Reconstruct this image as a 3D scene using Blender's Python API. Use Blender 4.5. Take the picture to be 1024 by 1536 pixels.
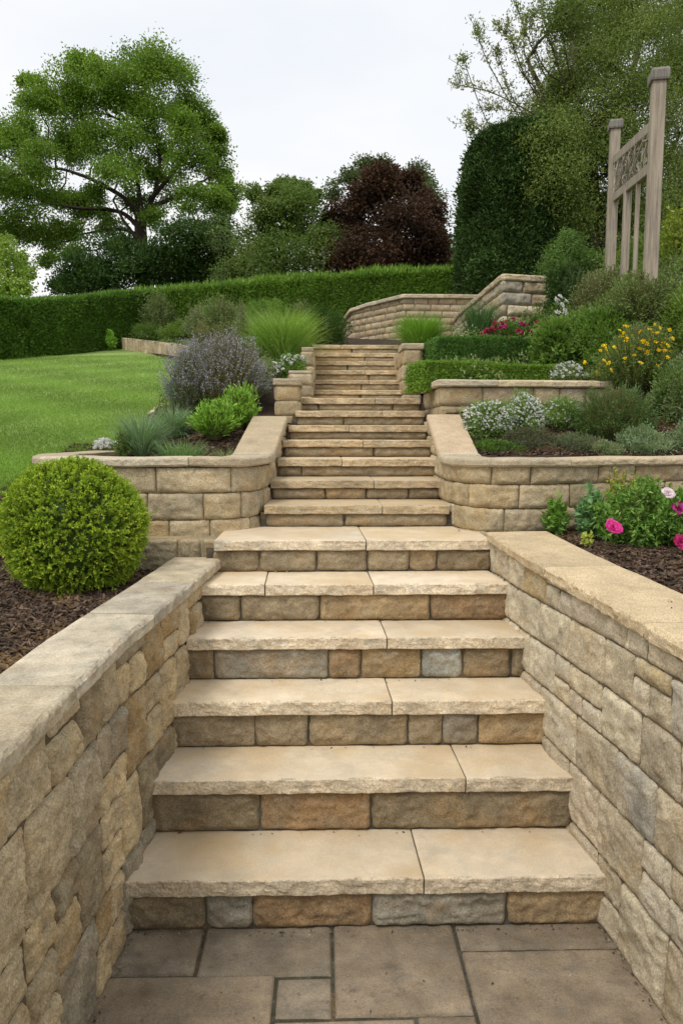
import bpy, math, random
import numpy as np
# ------------------------------------------------------------------ scene, camera, light
scene = bpy.context.scene
COL = scene.collection
for o in list(bpy.data.objects): bpy.data.objects.remove(o)
rs = np.random.RandomState(7)
F = 1100.0; PITCH = math.atan(118/F); YAW = math.atan(25/F); EYE = 1.68
FW = np.array([math.sin(YAW)*math.cos(PITCH), math.cos(YAW)*math.cos(PITCH), -math.sin(PITCH)])
RT = np.array([math.cos(YAW), -math.sin(YAW), 0.0]); UP = np.cross(RT, FW); CAM = np.array([0, 0, EYE])
def ray(x, y): return FW + RT*(x-512)/F - UP*(y-768)/F
def at(x, y, Y):                       # world point at depth Y seen at photo pixel (x, y)
    d = ray(x, y); return CAM + d*Y/d[1]
def atz(x, y, z):
    d = ray(x, y); return CAM + d*(z-EYE)/d[2]

cam = bpy.data.cameras.new('camera'); camo = bpy.data.objects.new('camera', cam); COL.objects.link(camo)
cam.sensor_fit = 'VERTICAL'; cam.sensor_height = 36.0; cam.lens = F/1536*36; cam.clip_start = .05; cam.clip_end = 2000
camo.location = CAM; camo.rotation_mode = 'XYZ'; camo.rotation_euler = (math.pi/2-PITCH, 0, -YAW)
scene.camera = camo

SUN_EL = math.radians(55); SUN_AZ = math.radians(215)     # azimuth clockwise from +Y: behind the camera, to the left
w = bpy.data.worlds.new('World'); scene.world = w; w.use_nodes = True
nt = w.node_tree; nt.nodes.clear()
def N(nt, t, **k):
    n = nt.nodes.new(t)
    for a, b in k.items(): setattr(n, a, b)
    return n
sky = N(nt, 'ShaderNodeTexSky', sky_type='NISHITA', sun_disc=False, sun_elevation=SUN_EL, sun_rotation=SUN_AZ)
sky.air_density = 1.5; sky.dust_density = 3
tc = N(nt, 'ShaderNodeTexCoord'); mp = N(nt, 'ShaderNodeMapping'); mp.inputs['Scale'].default_value = (1.2, 1.2, 3.4)
nz = N(nt, 'ShaderNodeTexNoise'); nz.inputs['Scale'].default_value = 1.5; nz.inputs['Detail'].default_value = 5; nz.inputs['Roughness'].default_value = .5
cr = N(nt, 'ShaderNodeValToRGB'); cr.color_ramp.elements[0].position = .36; cr.color_ramp.elements[0].color = (.83, .87, .93, 1)
cr.color_ramp.elements[1].position = .62; cr.color_ramp.elements[1].color = (.96, .96, .955, 1)
b1 = N(nt, 'ShaderNodeBackground'); b1.inputs[1].default_value = .08
b2 = N(nt, 'ShaderNodeBackground'); b2.inputs[1].default_value = 1.0
mx = N(nt, 'ShaderNodeMixShader'); mx.inputs[0].default_value = .93
wo = N(nt, 'ShaderNodeOutputWorld')
L = nt.links.new
L(tc.outputs['Generated'], mp.inputs[0]); L(mp.outputs[0], nz.inputs['Vector']); L(nz.outputs[0], cr.inputs[0])
L(sky.outputs[0], b1.inputs[0]); L(cr.outputs[0], b2.inputs[0]); L(b1.outputs[0], mx.inputs[1]); L(b2.outputs[0], mx.inputs[2]); L(mx.outputs[0], wo.inputs[0])
sl = bpy.data.lights.new('sun', 'SUN'); sl.energy = 1.7; sl.angle = math.radians(18); sl.color = (1, .95, .88)
so = bpy.data.objects.new('sun', sl); COL.objects.link(so)
sd = np.array([math.sin(SUN_AZ)*math.cos(SUN_EL), math.cos(SUN_AZ)*math.cos(SUN_EL), math.sin(SUN_EL)])
from mathutils import Vector
so.rotation_euler = Vector(sd).to_track_quat('Z', 'Y').to_euler()
scene.view_settings.view_transform = 'Standard'; scene.view_settings.look = 'None'
scene.view_settings.exposure = 0.14; scene.view_settings.gamma = 1.0
scene.cycles.max_bounces = 6; scene.cycles.diffuse_bounces = 3; scene.cycles.glossy_bounces = 2; scene.cycles.transmission_bounces = 3
scene.cycles.use_denoising = True

# ------------------------------------------------------------------ helpers
def tag(o, label=None, cat=None, group=None, kind=None):
    if label: o['label'] = label
    if cat: o['category'] = cat
    if group: o['group'] = group
    if kind: o['kind'] = kind
    return o
def empty(name, loc, label, cat, group=None):
    o = bpy.data.objects.new(name, None); COL.objects.link(o); o.location = [float(v) for v in loc]; o.empty_display_size = .1
    return tag(o, label, cat, group)
def mesh(name, V, Fs, mat, parent=None, col=None, smooth=False):
    """V (n,3) world; Fs list of int arrays (m,k); parts are placed in the parent's frame."""
    V = np.asarray(V, dtype=np.float64)
    if parent is not None: V = V - np.array(parent.location)
    if not isinstance(Fs, (list, tuple)): Fs = [Fs]
    Fs = [np.asarray(f, dtype=np.int64) for f in Fs if len(f)]
    me = bpy.data.meshes.new(name)
    me.vertices.add(len(V)); me.vertices.foreach_set('co', V.astype(np.float32).ravel())
    li = np.concatenate([f.ravel() for f in Fs]); tot = np.concatenate([np.full(len(f), f.shape[1]) for f in Fs])
    st = np.concatenate([[0], np.cumsum(tot)[:-1]])
    me.loops.add(len(li)); me.loops.foreach_set('vertex_index', li.astype(np.int32))
    me.polygons.add(len(tot)); me.polygons.foreach_set('loop_start', st.astype(np.int32)); me.polygons.foreach_set('loop_total', tot.astype(np.int32))
    me.polygons.foreach_set('use_smooth', np.full(len(tot), smooth))
    if col is not None:
        a = me.color_attributes.new('Col', 'FLOAT_COLOR', 'POINT')
        c = np.ones((len(V), 4), np.float32); col = np.asarray(col); c[:, :(4 if col.shape[-1] == 4 else 3)] = col; a.data.foreach_set('color', c.ravel())
    me.update(calc_edges=True)
    me.materials.append(mat)
    o = bpy.data.objects.new(name, me); COL.objects.link(o)
    if parent is not None: o.parent = parent
    return o
class MB:                              # gathers vertices, faces and colours into one mesh
    def __init__(s): s.V = []; s.F = {}; s.C = []; s.n = 0
    def add(s, V, Fs, col=(.5, .5, .5), sid=1.0):
        V = np.asarray(V, float)
        if not isinstance(Fs, (list, tuple)): Fs = [Fs]
        for f in Fs:
            f = np.asarray(f)
            if len(f): s.F.setdefault(f.shape[1], []).append(f+s.n)
        s.V.append(V); c = np.empty((len(V), 4)); c[:, :3] = col; c[:, 3] = sid; s.C.append(c); s.n += len(V)
    def build(s, name, mat, parent=None, smooth=False):
        return mesh(name, np.concatenate(s.V), [np.concatenate(f) for f in s.F.values()], mat, parent, np.concatenate(s.C), smooth)
def grid_faces(n, m, off=0, close=False):
    i = np.arange(n-1)[:, None]; j = np.arange(m-1)[None, :]
    a = (i*m+j).ravel()+off
    f = np.stack([a, a+1, a+m+1, a+m], 1)
    if close:
        a = (np.arange(n-1)*m)+off
        f = np.concatenate([f, np.stack([a+m-1, a, a+m, a+2*m-1], 1)])
    return f
def _h(i, j, k, s):
    x = (i.astype(np.int64)*374761393 + j.astype(np.int64)*668265263 + k.astype(np.int64)*2147483647 + s*1274126177) & 0xffffffff
    x = ((x ^ (x >> 13))*1274126177) & 0xffffffff
    x = ((x ^ (x >> 16))*2246822519) & 0xffffffff
    return ((x ^ (x >> 15)) & 0xffffff)/float(0xffffff)
def vnoise(P, s=0):
    P = np.asarray(P, float); I = np.floor(P).astype(np.int64); f = P-I; f = f*f*(3-2*f)
    r = 0
    for a in (0, 1):
        for b in (0, 1):
            for c in (0, 1):
                wt = (f[..., 0] if a else 1-f[..., 0])*(f[..., 1] if b else 1-f[..., 1])*(f[..., 2] if c else 1-f[..., 2])
                r = r + wt*_h(I[..., 0]+a, I[..., 1]+b, I[..., 2]+c, s)
    return r*2-1
def fbm(P, o=4, s=0, g=.5):
    r = 0; a = 1; t = 0
    for k in range(o):
        r = r + a*vnoise(np.asarray(P)*2**k+k*17.3, s+k); t += a; a *= g
    return r/t
def facet(P, s=0):                     # chipped rock: broad planes with sharp changes
    n = fbm(P, 3, s); q = np.abs(vnoise(np.asarray(P)*1.7+5, s+9))
    return .6*n + .6*(1-q)**2-.3
class Path:
    def __init__(s, pts, smooth=True):
        p = np.array(pts, float)
        if smooth and len(p) > 2:
            q = np.vstack([2*p[0]-p[1], p, 2*p[-1]-p[-2]]); out = []
            for i in range(1, len(q)-2):
                t = np.linspace(0, 1, 24, endpoint=False)[:, None]
                a, b, c, d = q[i-1], q[i], q[i+1], q[i+2]
                out.append(.5*((2*b)+(-a+c)*t+(2*a-5*b+4*c-d)*t*t+(-a+3*b-3*c+d)*t**3))
            p = np.vstack(out+[p[-1:]])
        s.p = p; s.u = np.concatenate([[0], np.cumsum(np.linalg.norm(np.diff(p, axis=0), axis=1))]); s.len = s.u[-1]
    def pos(s, u): return np.stack([np.interp(u, s.u, s.p[:, 0]), np.interp(u, s.u, s.p[:, 1])], -1)
    def tan(s, u):
        d = s.pos(np.minimum(u+.02, s.len))-s.pos(np.maximum(u-.02, 0)); return d/np.linalg.norm(d, axis=-1, keepdims=True)
    def nrm(s, u, side): t = s.tan(u); return np.stack([-t[..., 1]*side, t[..., 0]*side], -1)   # side +1 = left of travel

# ------------------------------------------------------------------ materials
def mat_base(name):
    m = bpy.data.materials.new(name); m.use_nodes = True; nt = m.node_tree
    return m, nt, nt.nodes['Principled BSDF'], nt.links.new
def noise_node(nt, vec, scale, detail=4, rough=.6):
    n = N(nt, 'ShaderNodeTexNoise'); n.inputs['Scale'].default_value = scale; n.inputs['Detail'].default_value = detail; n.inputs['Roughness'].default_value = rough
    nt.links.new(vec, n.inputs['Vector']); return n.outputs[0]
def ramp(nt, fac, stops):
    r = N(nt, 'ShaderNodeValToRGB'); e = r.color_ramp.elements
    while len(e) < len(stops): e.new(.5)
    for k, (p, c) in enumerate(stops): e[k].position = p; e[k].color = (*c, 1) if len(c) == 3 else c
    nt.links.new(fac, r.inputs[0]); return r.outputs[0]
def mixc(nt, fac, a, b, mode='MIX'):
    n = N(nt, 'ShaderNodeMix', data_type='RGBA', blend_type=mode)
    for s, v in ((n.inputs[0], fac), (n.inputs[6], a), (n.inputs[7], b)):
        if hasattr(v, 'is_output'): nt.links.new(v, s)
        elif isinstance(v, (int, float)): s.default_value = v
        else: s.default_value = (*v, 1)
    return n.outputs[2]
def stone_mat(name, stain=(.42, .26, .11), stain_amt=.35, lichen=(.38, .38, .34), lich_amt=.35, dark=(.13, .11, .08), dark_amt=.4, bump=.5, fine=160, rough=.92, var=.32, vein=None, speck=.38, cloud=0):
    m, nt, bs, L = mat_base(name)
    g = N(nt, 'ShaderNodeNewGeometry').outputs['Position']
    an = N(nt, 'ShaderNodeAttribute', attribute_name='Col'); a = an.outputs[0]
    vm = N(nt, 'ShaderNodeVectorMath', operation='MULTIPLY'); L(an.outputs['Alpha'], vm.inputs[0]); vm.inputs[1].default_value = (37, 53, 71)
    va = N(nt, 'ShaderNodeVectorMath', operation='ADD'); L(g, va.inputs[0]); L(vm.outputs[0], va.inputs[1]); g = va.outputs[0]
    v = ramp(nt, noise_node(nt, g, 9, 6), [(.3, (1-var,)*3), (.7, (1+var,)*3)])
    c = mixc(nt, 1.0, a, v, 'MULTIPLY')
    if vein is not None: c = mixc(nt, ramp(nt, noise_node(nt, g, 6.5, 7, .72), [(.44, (0, 0, 0)), (.62, (.55,)*3)]), c, vein)
    s = ramp(nt, noise_node(nt, g, 4.3, 5, .65), [(.52, (0, 0, 0)), (.68, (stain_amt,)*3)]); c = mixc(nt, s, c, stain)
    s = ramp(nt, noise_node(nt, g, 13, 7, .7), [(.52, (0, 0, 0)), (.66, (lich_amt,)*3)]); c = mixc(nt, s, c, lichen)
    s = ramp(nt, noise_node(nt, g, 23, 8, .75), [(.54, (0, 0, 0)), (.70, (dark_amt,)*3)]); c = mixc(nt, s, c, dark)
    if cloud: c = mixc(nt, ramp(nt, noise_node(nt, g, 2.6, 6, .6), [(.46, (0, 0, 0)), (.62, (cloud,)*3)]), c, (.56, .40, .21)); c = mixc(nt, ramp(nt, noise_node(nt, g, 3.4, 7, .7), [(.56, (0, 0, 0)), (.68, (cloud*.9,)*3)]), c, (.42, .38, .31))
    sp = ramp(nt, noise_node(nt, g, fine, 3, .7), [(.3, (1-speck,)*3), (.7, (1+speck,)*3)]); c = mixc(nt, 1.0, c, sp, 'MULTIPLY')
    L(c, bs.inputs['Base Color']); bs.inputs['Roughness'].default_value = rough; bs.inputs['Specular IOR Level'].default_value = .25
    b = N(nt, 'ShaderNodeBump'); b.inputs['Strength'].default_value = bump; b.inputs['Distance'].default_value = .006
    h = N(nt, 'ShaderNodeMath', operation='ADD'); L(noise_node(nt, g, fine*.45, 6, .75), h.inputs[0])
    k = N(nt, 'ShaderNodeMath', operation='MULTIPLY'); L(noise_node(nt, g, 22, 6, .65), k.inputs[0]); k.inputs[1].default_value = 1.6
    L(k.outputs[0], h.inputs[1]); L(h.outputs[0], b.inputs['Height']); L(b.outputs[0], bs.inputs['Normal'])
    return m
def leaf_mat(name, trans=.3, rough=.55, gain=1.72, warm=True):
    m, nt, bs, L = mat_base(name)
    a = N(nt, 'ShaderNodeAttribute', attribute_name='Col').outputs[0]
    a = mixc(nt, 1.0, a, (gain*1.04, gain, gain*.85) if warm else (gain,)*3, 'MULTIPLY')
    L(a, bs.inputs['Base Color']); bs.inputs['Roughness'].default_value = rough; bs.inputs['Specular IOR Level'].default_value = .3
    t = N(nt, 'ShaderNodeBsdfTranslucent'); L(mixc(nt, 1.0, a, (1.1, 1.15, .6) if warm else (1.,)*3, 'MULTIPLY'), t.inputs[0])
    mx = N(nt, 'ShaderNodeMixShader'); mx.inputs[0].default_value = trans
    L(bs.outputs[0], mx.inputs[1]); L(t.outputs[0], mx.inputs[2]); L(mx.outputs[0], nt.nodes['Material Output'].inputs[0])
    return m
M = {}
M['wall'] = stone_mat('rock_faced_sandstone', bump=1.0, dark_amt=.6, lichen=(.42, .38, .28), lich_amt=.5, vein=(.46, .375, .225), stain_amt=.5)
M['wall_right'] = stone_mat('pale_sandstone', stain=(.5, .34, .14), stain_amt=.35, lichen=(.56, .51, .40), bump=1.0, lich_amt=.5, dark=(.22, .19, .14), dark_amt=.45, vein=(.63, .545, .385))
M['riser'] = stone_mat('riser_sandstone', stain_amt=.45, bump=.8, vein=(.27, .205, .125), dark_amt=.5, lichen=(.40, .35, .25))
M['tread'] = stone_mat('sawn_sandstone', stain=(.62, .44, .23), stain_amt=.5, lichen=(.60, .53, .41), lich_amt=.4, dark=(.34, .27, .17), dark_amt=.2, bump=.08, fine=240, rough=.85, var=.12, speck=.14, cloud=.5)
M['tread_edge'] = stone_mat('pitched_sandstone_edge', stain_amt=.3, bump=.8, dark_amt=.4)
M['coping'] = stone_mat('coping_sandstone', stain_amt=.25, lichen=(.50, .47, .38), lich_amt=.45, dark=(.17, .15, .10), dark_amt=.6, bump=.5, speck=.25)
M['coping_clean'] = stone_mat('tan_coping_sandstone', stain=(.5, .34, .17), stain_amt=.25, lichen=(.48, .41, .29), lich_amt=.3, dark=(.24, .19, .12), dark_amt=.35, bump=.8, speck=.42, var=.16, fine=190)
M['paving'] = stone_mat('riven_paving', stain=(.24, .18, .11), stain_amt=.5, lichen=(.20, .185, .155), lich_amt=.5, dark=(.11, .09, .065), dark_amt=.65, bump=.7, fine=200, speck=.25, var=.32)
M['mortar'] = stone_mat('joint_mortar', bump=.6, lich_amt=.2, dark_amt=.5)
M['mulch'] = stone_mat('bark_mulch_soil', stain=(.075, .045, .028), stain_amt=.6, lichen=(.10, .07, .045), lich_amt=.4, dark=(.018, .012, .009), dark_amt=.7, bump=1.0, fine=260, rough=.95)
M['bark'] = stone_mat('tree_bark', stain=(.10, .07, .045), lichen=(.13, .13, .10), lich_amt=.4, dark=(.03, .025, .02), bump=1.0, fine=60)
M['leaf'] = leaf_mat('leaf'); M['blade'] = leaf_mat('grass_blade', .25, .5); M['needle'] = leaf_mat('needle_foliage', .15, .6, 1.35); M['petal'] = leaf_mat('petal', .25, .5, 1.0, False)
M['dry'] = stone_mat('dry_leaf', bump=.2, lich_amt=.1, dark_amt=.2)
def wood_mat():
    m, nt, bs, L = mat_base('weathered_timber')
    tcn = N(nt, 'ShaderNodeNewGeometry').outputs['Position']; a = N(nt, 'ShaderNodeAttribute', attribute_name='Col').outputs[0]
    mp = N(nt, 'ShaderNodeMapping'); mp.inputs['Scale'].default_value = (60, 60, 2.5); L(tcn, mp.inputs[0])
    c = mixc(nt, 1.0, a, ramp(nt, noise_node(nt, mp.outputs[0], 1, 5, .7), [(.3, (.45,)*3), (.55, (1.05,)*3), (.75, (1.3,)*3)]), 'MULTIPLY')
    s = ramp(nt, noise_node(nt, tcn, 6, 5, .6), [(.5, (0, 0, 0)), (.7, (.45,)*3)]); c = mixc(nt, s, c, (.22, .21, .18))
    L(c, bs.inputs['Base Color']); bs.inputs['Roughness'].default_value = .85
    b = N(nt, 'ShaderNodeBump'); b.inputs['Strength'].default_value = .5; b.inputs['Distance'].default_value = .004
    L(noise_node(nt, mp.outputs[0], 1, 6, .7), b.inputs['Height']); L(b.outputs[0], bs.inputs['Normal']); return m
M['wood'] = wood_mat()
def lawn_mat():
    m, nt, bs, L = mat_base('mown_lawn')
    g = N(nt, 'ShaderNodeNewGeometry').outputs['Position']
    wv = N(nt, 'ShaderNodeTexWave', wave_type='BANDS', bands_direction='X'); wv.inputs['Scale'].default_value = .35; wv.inputs['Distortion'].default_value = 2.2; wv.inputs['Detail'].default_value = 2; wv.inputs['Detail Scale'].default_value = .5
    mp = N(nt, 'ShaderNodeMapping'); mp.inputs['Rotation'].default_value = (0, 0, math.radians(52)); L(g, mp.inputs[0]); L(mp.outputs[0], wv.inputs[0])
    c = ramp(nt, wv.outputs[1], [(.25, (.21, .32, .07)), (.8, (.29, .40, .11))])
    c = mixc(nt, 1.0, c, ramp(nt, noise_node(nt, g, 1.3, 5, .6), [(.3, (.82, .86, .8)), (.7, (1.2, 1.14, 1.3))]), 'MULTIPLY')
    c = mixc(nt, 1.0, c, ramp(nt, noise_node(nt, g, 95, 4, .8), [(.3, (.6,)*3), (.7, (1.4,)*3)]), 'MULTIPLY')
    L(c, bs.inputs['Base Color']); bs.inputs['Roughness'].default_value = .8; bs.inputs['Specular IOR Level'].default_value = .15
    b = N(nt, 'ShaderNodeBump'); b.inputs['Strength'].default_value = .8; b.inputs['Distance'].default_value = .02
    L(noise_node(nt, g, 120, 4, .8), b.inputs['Height']); L(b.outputs[0], bs.inputs['Normal']); return m
M['lawn'] = lawn_mat()

# ------------------------------------------------------------------ stonework builders
def pick(pal): return np.array(pal[rs.randint(len(pal))])*rs.uniform(.85, 1.15)
def block(mb, fpos, u0a, u0b, u1a, u1b, vlo, vhi, col, res, depth=.02, rough=.012, gap=.004, rad=.018, clamp=None, seed=0, crisp=.008):
    """one rock-faced stone between slanted side lines u0a(bottom)->u0b(top), u1a->u1b and wavy beds vlo(u), vhi(u)"""
    um = .5*(u0a+u0b+u1a+u1b)/2; W = .5*((u1a+u1b)-(u0a+u0b)); Hh = float(np.mean(vhi(np.array([um]))-vlo(np.array([um]))))
    if W < .01 or Hh < .01: return
    n = max(4, int(W/res)+1); m = max(4, int(Hh/res)+1)
    s = np.linspace(-1, 1, n); t = np.linspace(-1, 1, m)
    s = np.sign(s)*(1-(1-np.abs(s))**1.25); t = np.sign(t)*(1-(1-np.abs(t))**1.25)
    S, T = np.meshgrid(s, t, indexing='ij')
    hw, hh = W/2-gap, Hh/2-gap; X, Yy = S*hw, T*hh
    r = min(rad*rs.uniform(.6, 1.5), hw*.6, hh*.6)
    qx, qy = np.abs(X)-(hw-r), np.abs(Yy)-(hh-r)
    c = (qx > 0) & (qy > 0); mxq = np.maximum(qx, qy); nq = np.hypot(qx, qy)+1e-9
    X = np.where(c, np.sign(X)*(hw-r+qx*mxq/nq), X); Yy = np.where(c, np.sign(Yy)*(hh-r+qy*mxq/nq), Yy)
    d = np.minimum(np.where(c, r-mxq, np.minimum(hw-np.abs(X), hh-np.abs(Yy))), np.minimum(hw-np.abs(X), hh-np.abs(Yy))+1)
    d = np.maximum(d, 0)
    a = (X+hw+gap)/W; b = (Yy+hh+gap)/Hh
    U = (u0a+(u0b-u0a)*b)*(1-a)+(u1a+(u1b-u1a)*b)*a
    V = vlo(U)*(1-b)+vhi(U)*b
    P3 = np.stack([U, V, np.full_like(U, seed*3.7)], -1)
    wob = .004*fbm(P3*30, 2, 3); U = U+wob*(d < .01); V = V+.004*fbm(P3*30+9, 2, 4)*(d < .01)
    prof = 1-np.exp(-d/crisp)
    tx, ty = rs.uniform(-.12, .12, 2)
    h = -.003+(depth*rs.uniform(.7, 1.3)+.003)*prof + prof*(rough*facet(P3*np.array([11, 15, 1]), 11)+rough*.6*facet(P3*31, 21)+rough*.25*fbm(P3*80, 3, 27)+tx*.1*X+ty*.1*Yy)
    if clamp is not None: V = np.minimum(V, clamp(U))
    Pp = fpos(U.ravel(), V.ravel(), h.ravel())
    cc = np.array(col)*(1+.12*fbm(P3.reshape(-1, 3)*6, 2, 31))[:, None]
    mb.add(Pp, grid_faces(n, m), cc, rs.rand())
def wall_pos(path, side):
    def f(U, V, h):
        p = path.pos(U); nn = path.nrm(U, side); q = p+nn*h[:, None]
        return np.column_stack([q, V])
    return f
def wave_line(v0, amp, sd, fr=2.2):
    return lambda U: v0+amp*fbm(np.stack([U*fr, np.full_like(U, sd*1.7), np.full_like(U, 2.)], -1), 2, sd)
def wall(name, parent, path, side, u0, u1, z0, z1, courses, lens, pal, mat, res=.012, irregular=False, clamp=None, mortar=(.2, .16, .11), depth=.018, rough=.01, amp=.004, gap=.004, rad=.016, slant=.006, flip=False, split=.45):
    mb = MB(); fp = wall_pos(path, side)
    hs = np.array(courses, float); hs = hs/hs.sum()*(z1-z0); zs = z0+np.concatenate([[0], np.cumsum(hs)])
    lines = [wave_line(z, 0 if k in (0, len(zs)-1) else amp, k+1) for k, z in enumerate(zs)]
    k0 = [0]
    def bl(a0, a1, b0, b1, lo, hi):
        k0[0] += 1
        block(mb, fp, a0, a1, b0, b1, lo, hi, pick(pal), res, depth, rough, gap, rad, clamp, k0[0])
    for k in range(len(hs)):
        u = u0-rs.uniform(0, lens[0]); sl = 0
        lo, hi = lines[k], lines[k+1]
        while u < u1:
            ln = rs.uniform(*lens)*(1.3 if irregular and rs.rand() < .25 else 1)
            v = u+ln; s2 = rs.uniform(-slant, slant)
            a, b = max(u, u0), min(v, u1)
            if b-a > .03:
                if irregular and hs[k] > .15 and rs.rand() < split:
                    fr = rs.uniform(.38, .62); mid = (lambda lo, hi, fr: lambda U: lo(U)*(1-fr)+hi(U)*fr)(lo, hi, fr)
                    if rs.rand() < .5 and b-a > .22:
                        c = a+(b-a)*rs.uniform(.35, .65); bl(a, a+sl, c, c, lo, mid); bl(c, c, b, b+s2, lo, mid); bl(a+sl, a+sl, b+s2, b+s2, mid, hi)
                    elif rs.rand() < .6 and b-a > .22:
                        c = a+(b-a)*rs.uniform(.35, .65); bl(a, a+sl, b, b+s2, lo, mid); bl(a+sl, a+sl, c, c, mid, hi); bl(c, c, b+s2, b+s2, mid, hi)
                    else:
                        bl(a, a+sl, b, b+s2, lo, mid); bl(a, a+sl, b, b+s2, mid, hi)
                else: bl(a, a+sl if a > u0 else a, b, b+s2 if b < u1 else b, lo, hi)
            u = v; sl = s2
    o = mb.build(name, mat, parent, smooth=True)
    # mortar sheet behind the stones
    n = max(2, int((u1-u0)/.05)); U = np.linspace(u0, u1, n); Z = np.linspace(z0, z1, 12)
    UU, ZZ = np.meshgrid(U, Z, indexing='ij')
    if clamp is not None: ZZ = np.minimum(ZZ, clamp(UU))
    mesh('mortar', fp(UU.ravel(), ZZ.ravel(), np.full(UU.size, -.001)), grid_faces(n, 12), M['mortar'], parent, np.tile(mortar, (UU.size, 1)))
    return o
def sweep(mb, path, side, u0, u1, zt, back, front, th, col, du=.02, rough=.006, rnd=.012, gap=.002, top_rough=.0015, nf=5, ntop=8, seed=0, rag=.006, fpos=None):
    """a stone of length u0..u1 swept along a path; 'back' behind the line, 'front' proud of it; rough front face"""
    n = max(3, int((u1-u0)/du)+1); U = np.linspace(u0+gap, u1-gap, n)
    a = [-back, -back]; b = [-th, -rnd*.3]; kind = [0, 0]
    for q in np.linspace(-back+rnd*.4, front-rnd, ntop): a.append(q); b.append(0); kind.append(1)
    for q in (30, 60): a.append(front-rnd+rnd*math.sin(math.radians(q))); b.append(-rnd+rnd*math.cos(math.radians(q))); kind.append(2)
    for q in np.linspace(-rnd, -th+rnd*.6, nf): a.append(front); b.append(q); kind.append(3)
    a.append(front-rnd*.6); b.append(-th); kind.append(3)
    a.append(-back+.01); b.append(-th); kind.append(0)
    a, b, kind = np.array(a), np.array(b), np.array(kind); m = len(a)
    UU, A = np.meshgrid(U, a, indexing='ij'); B = np.tile(b, (n, 1)); K = np.tile(kind, (n, 1))
    P3 = np.stack([UU, A*1.0, B*1.0], -1)+np.array([seed*2.13, 0, seed])
    B = B+(K == 1)*top_rough*fbm(P3*7, 3, 5)
    fz = (K >= 2)
    A = A+fz*(rough*facet(P3*np.array([14, 14, 26]), 7)+rough*.5*fbm(P3*55, 2, 8))
    B = B-(K == 2)*np.abs(rag*fbm(P3*np.array([20, 1, 1]), 3, 9))
    B = B+((K == 3) & (B < -th*.8))*rag*.6*fbm(P3*np.array([17, 1, 1])+4, 3, 12)
    e = np.minimum(UU-u0, u1-UU); B = B-(K == 1)*.003*np.exp(-e/.004)
    z = zt(UU) if callable(zt) else zt
    p = path.pos(UU.ravel()); nn = path.nrm(UU.ravel(), side)
    V = np.column_stack([p+nn*A.ravel()[:, None], (z+B).ravel()])
    if fpos is not None: V = fpos(V)
    f = grid_faces(n, m, close=True)
    c = np.array(col)*(1+.10*fbm(P3.reshape(-1, 3)*5, 2, 31))[:, None]
    mb.add(V, [f, np.arange(m)[None, :], (np.arange(m)[::-1]+(n-1)*m)[None, :]], c, rs.rand())
def coping(name, parent, path, side, u0, u1, zt, back, front, th, pal, mat, lens=(.45, .8), **kw):
    mb = MB(); u = u0; k = 0
    while u < u1-.01:
        v = min(u+rs.uniform(*lens), u1)
        if u1-v < .15: v = u1
        k += 1; sweep(mb, path, side, u, v, zt, back, front, th, pick(pal), seed=k+rs.randint(99), **kw); u = v
    return mb.build(name, mat, parent, smooth=False)

TAN = [(.40, .32, .20), (.36, .28, .17), (.44, .36, .24), (.33, .27, .18)]
PAL_L = [(c[0]*1.5, c[1]*1.48, c[2]*1.4) for c in TAN]*2+[(.50, .45, .35), (.42, .29, .14), (.33, .30, .23), (.28, .23, .15), (.38, .34, .25), (.46, .38, .26)]
PAL_R = [(.66, .58, .43), (.64, .56, .41), (.62, .54, .38), (.60, .53, .40), (.54, .45, .30), (.50, .42, .29), (.48, .43, .33), (.58, .48, .32), (.52, .40, .22), (.47, .43, .35), (.56, .47, .34), (.49, .41, .28)]
PAL_W = [(.47, .375, .225), (.51, .41, .26), (.42, .335, .205), (.53, .44, .29), (.45, .375, .255), (.41, .315, .18)]
PAL_C = [(.55, .445, .29), (.50, .42, .29), (.46, .38, .26), (.52, .45, .33)]

# ------------------------------------------------------------------ the ground
def big_ground():
    xs = np.concatenate([np.linspace(-900, -20, 12), np.linspace(-16, 16, 33), np.linspace(20, 900, 12)])
    ys = np.concatenate([[-400, -60, -12], np.linspace(-6, 30, 73), [40, 60, 100, 200, 400, 900]])
    X, Y = np.meshgrid(xs, ys, indexing='ij')
    Z = np.interp(Y, [-400, -3, 2.3, 4.2, 8, 10, 15, 30, 900], [-.2, -.12, -.12, .7, 1.55, 1.95, 2.95, 3.3, 3.3])
    side = np.clip((np.abs(X-.15)-1.3)/.6, 0, 1); Z = np.maximum(Z, np.where(Y < 4.2, -.12+.85*side, Z))
    Z = Z+np.clip((X-3)*.12, 0, 1.0)*np.clip((Y-4)/3, 0, 1)
    c = np.tile((.05, .04, .025), (X.size, 1))
    tag(mesh('ground', np.column_stack([X.ravel(), Y.ravel(), Z.ravel()]), grid_faces(*X.shape), M['mulch'], None, c, True), kind='structure')
big_ground()
def plane_z(Y): Y = np.asarray(Y, float); return 1.35+.19*(Y-4.3)-.085*np.clip((7.2-Y)/1.4, 0, 1)**1.5
_lb = np.array([atz_p for atz_p in [(4.0, -2.1), (4.6, -2.1), (5.2, -1.9)]])
def lawn_edge():
    pts = []
    for (x, y) in [(182, 668), (200, 650), (225, 620), (250, 594), (268, 570), (283, 545)]:
        # intersect the ray with the lawn's slope
        d = ray(x, y); t = (1.35-.19*4.3-EYE)/(d[2]-.19*d[1]); p = CAM+d*t; pts.append((p[1], p[0]))
    return pts
_e = [(3.9, -1.66), (4.2, -1.66), (4.52, -1.76), (4.95, -1.78), (5.3, -1.70)]+[q for q in lawn_edge() if q[0] > 5.4]
_e = np.array(sorted(_e)); LEY, LEX = _e[:, 0], _e[:, 1]
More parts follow.
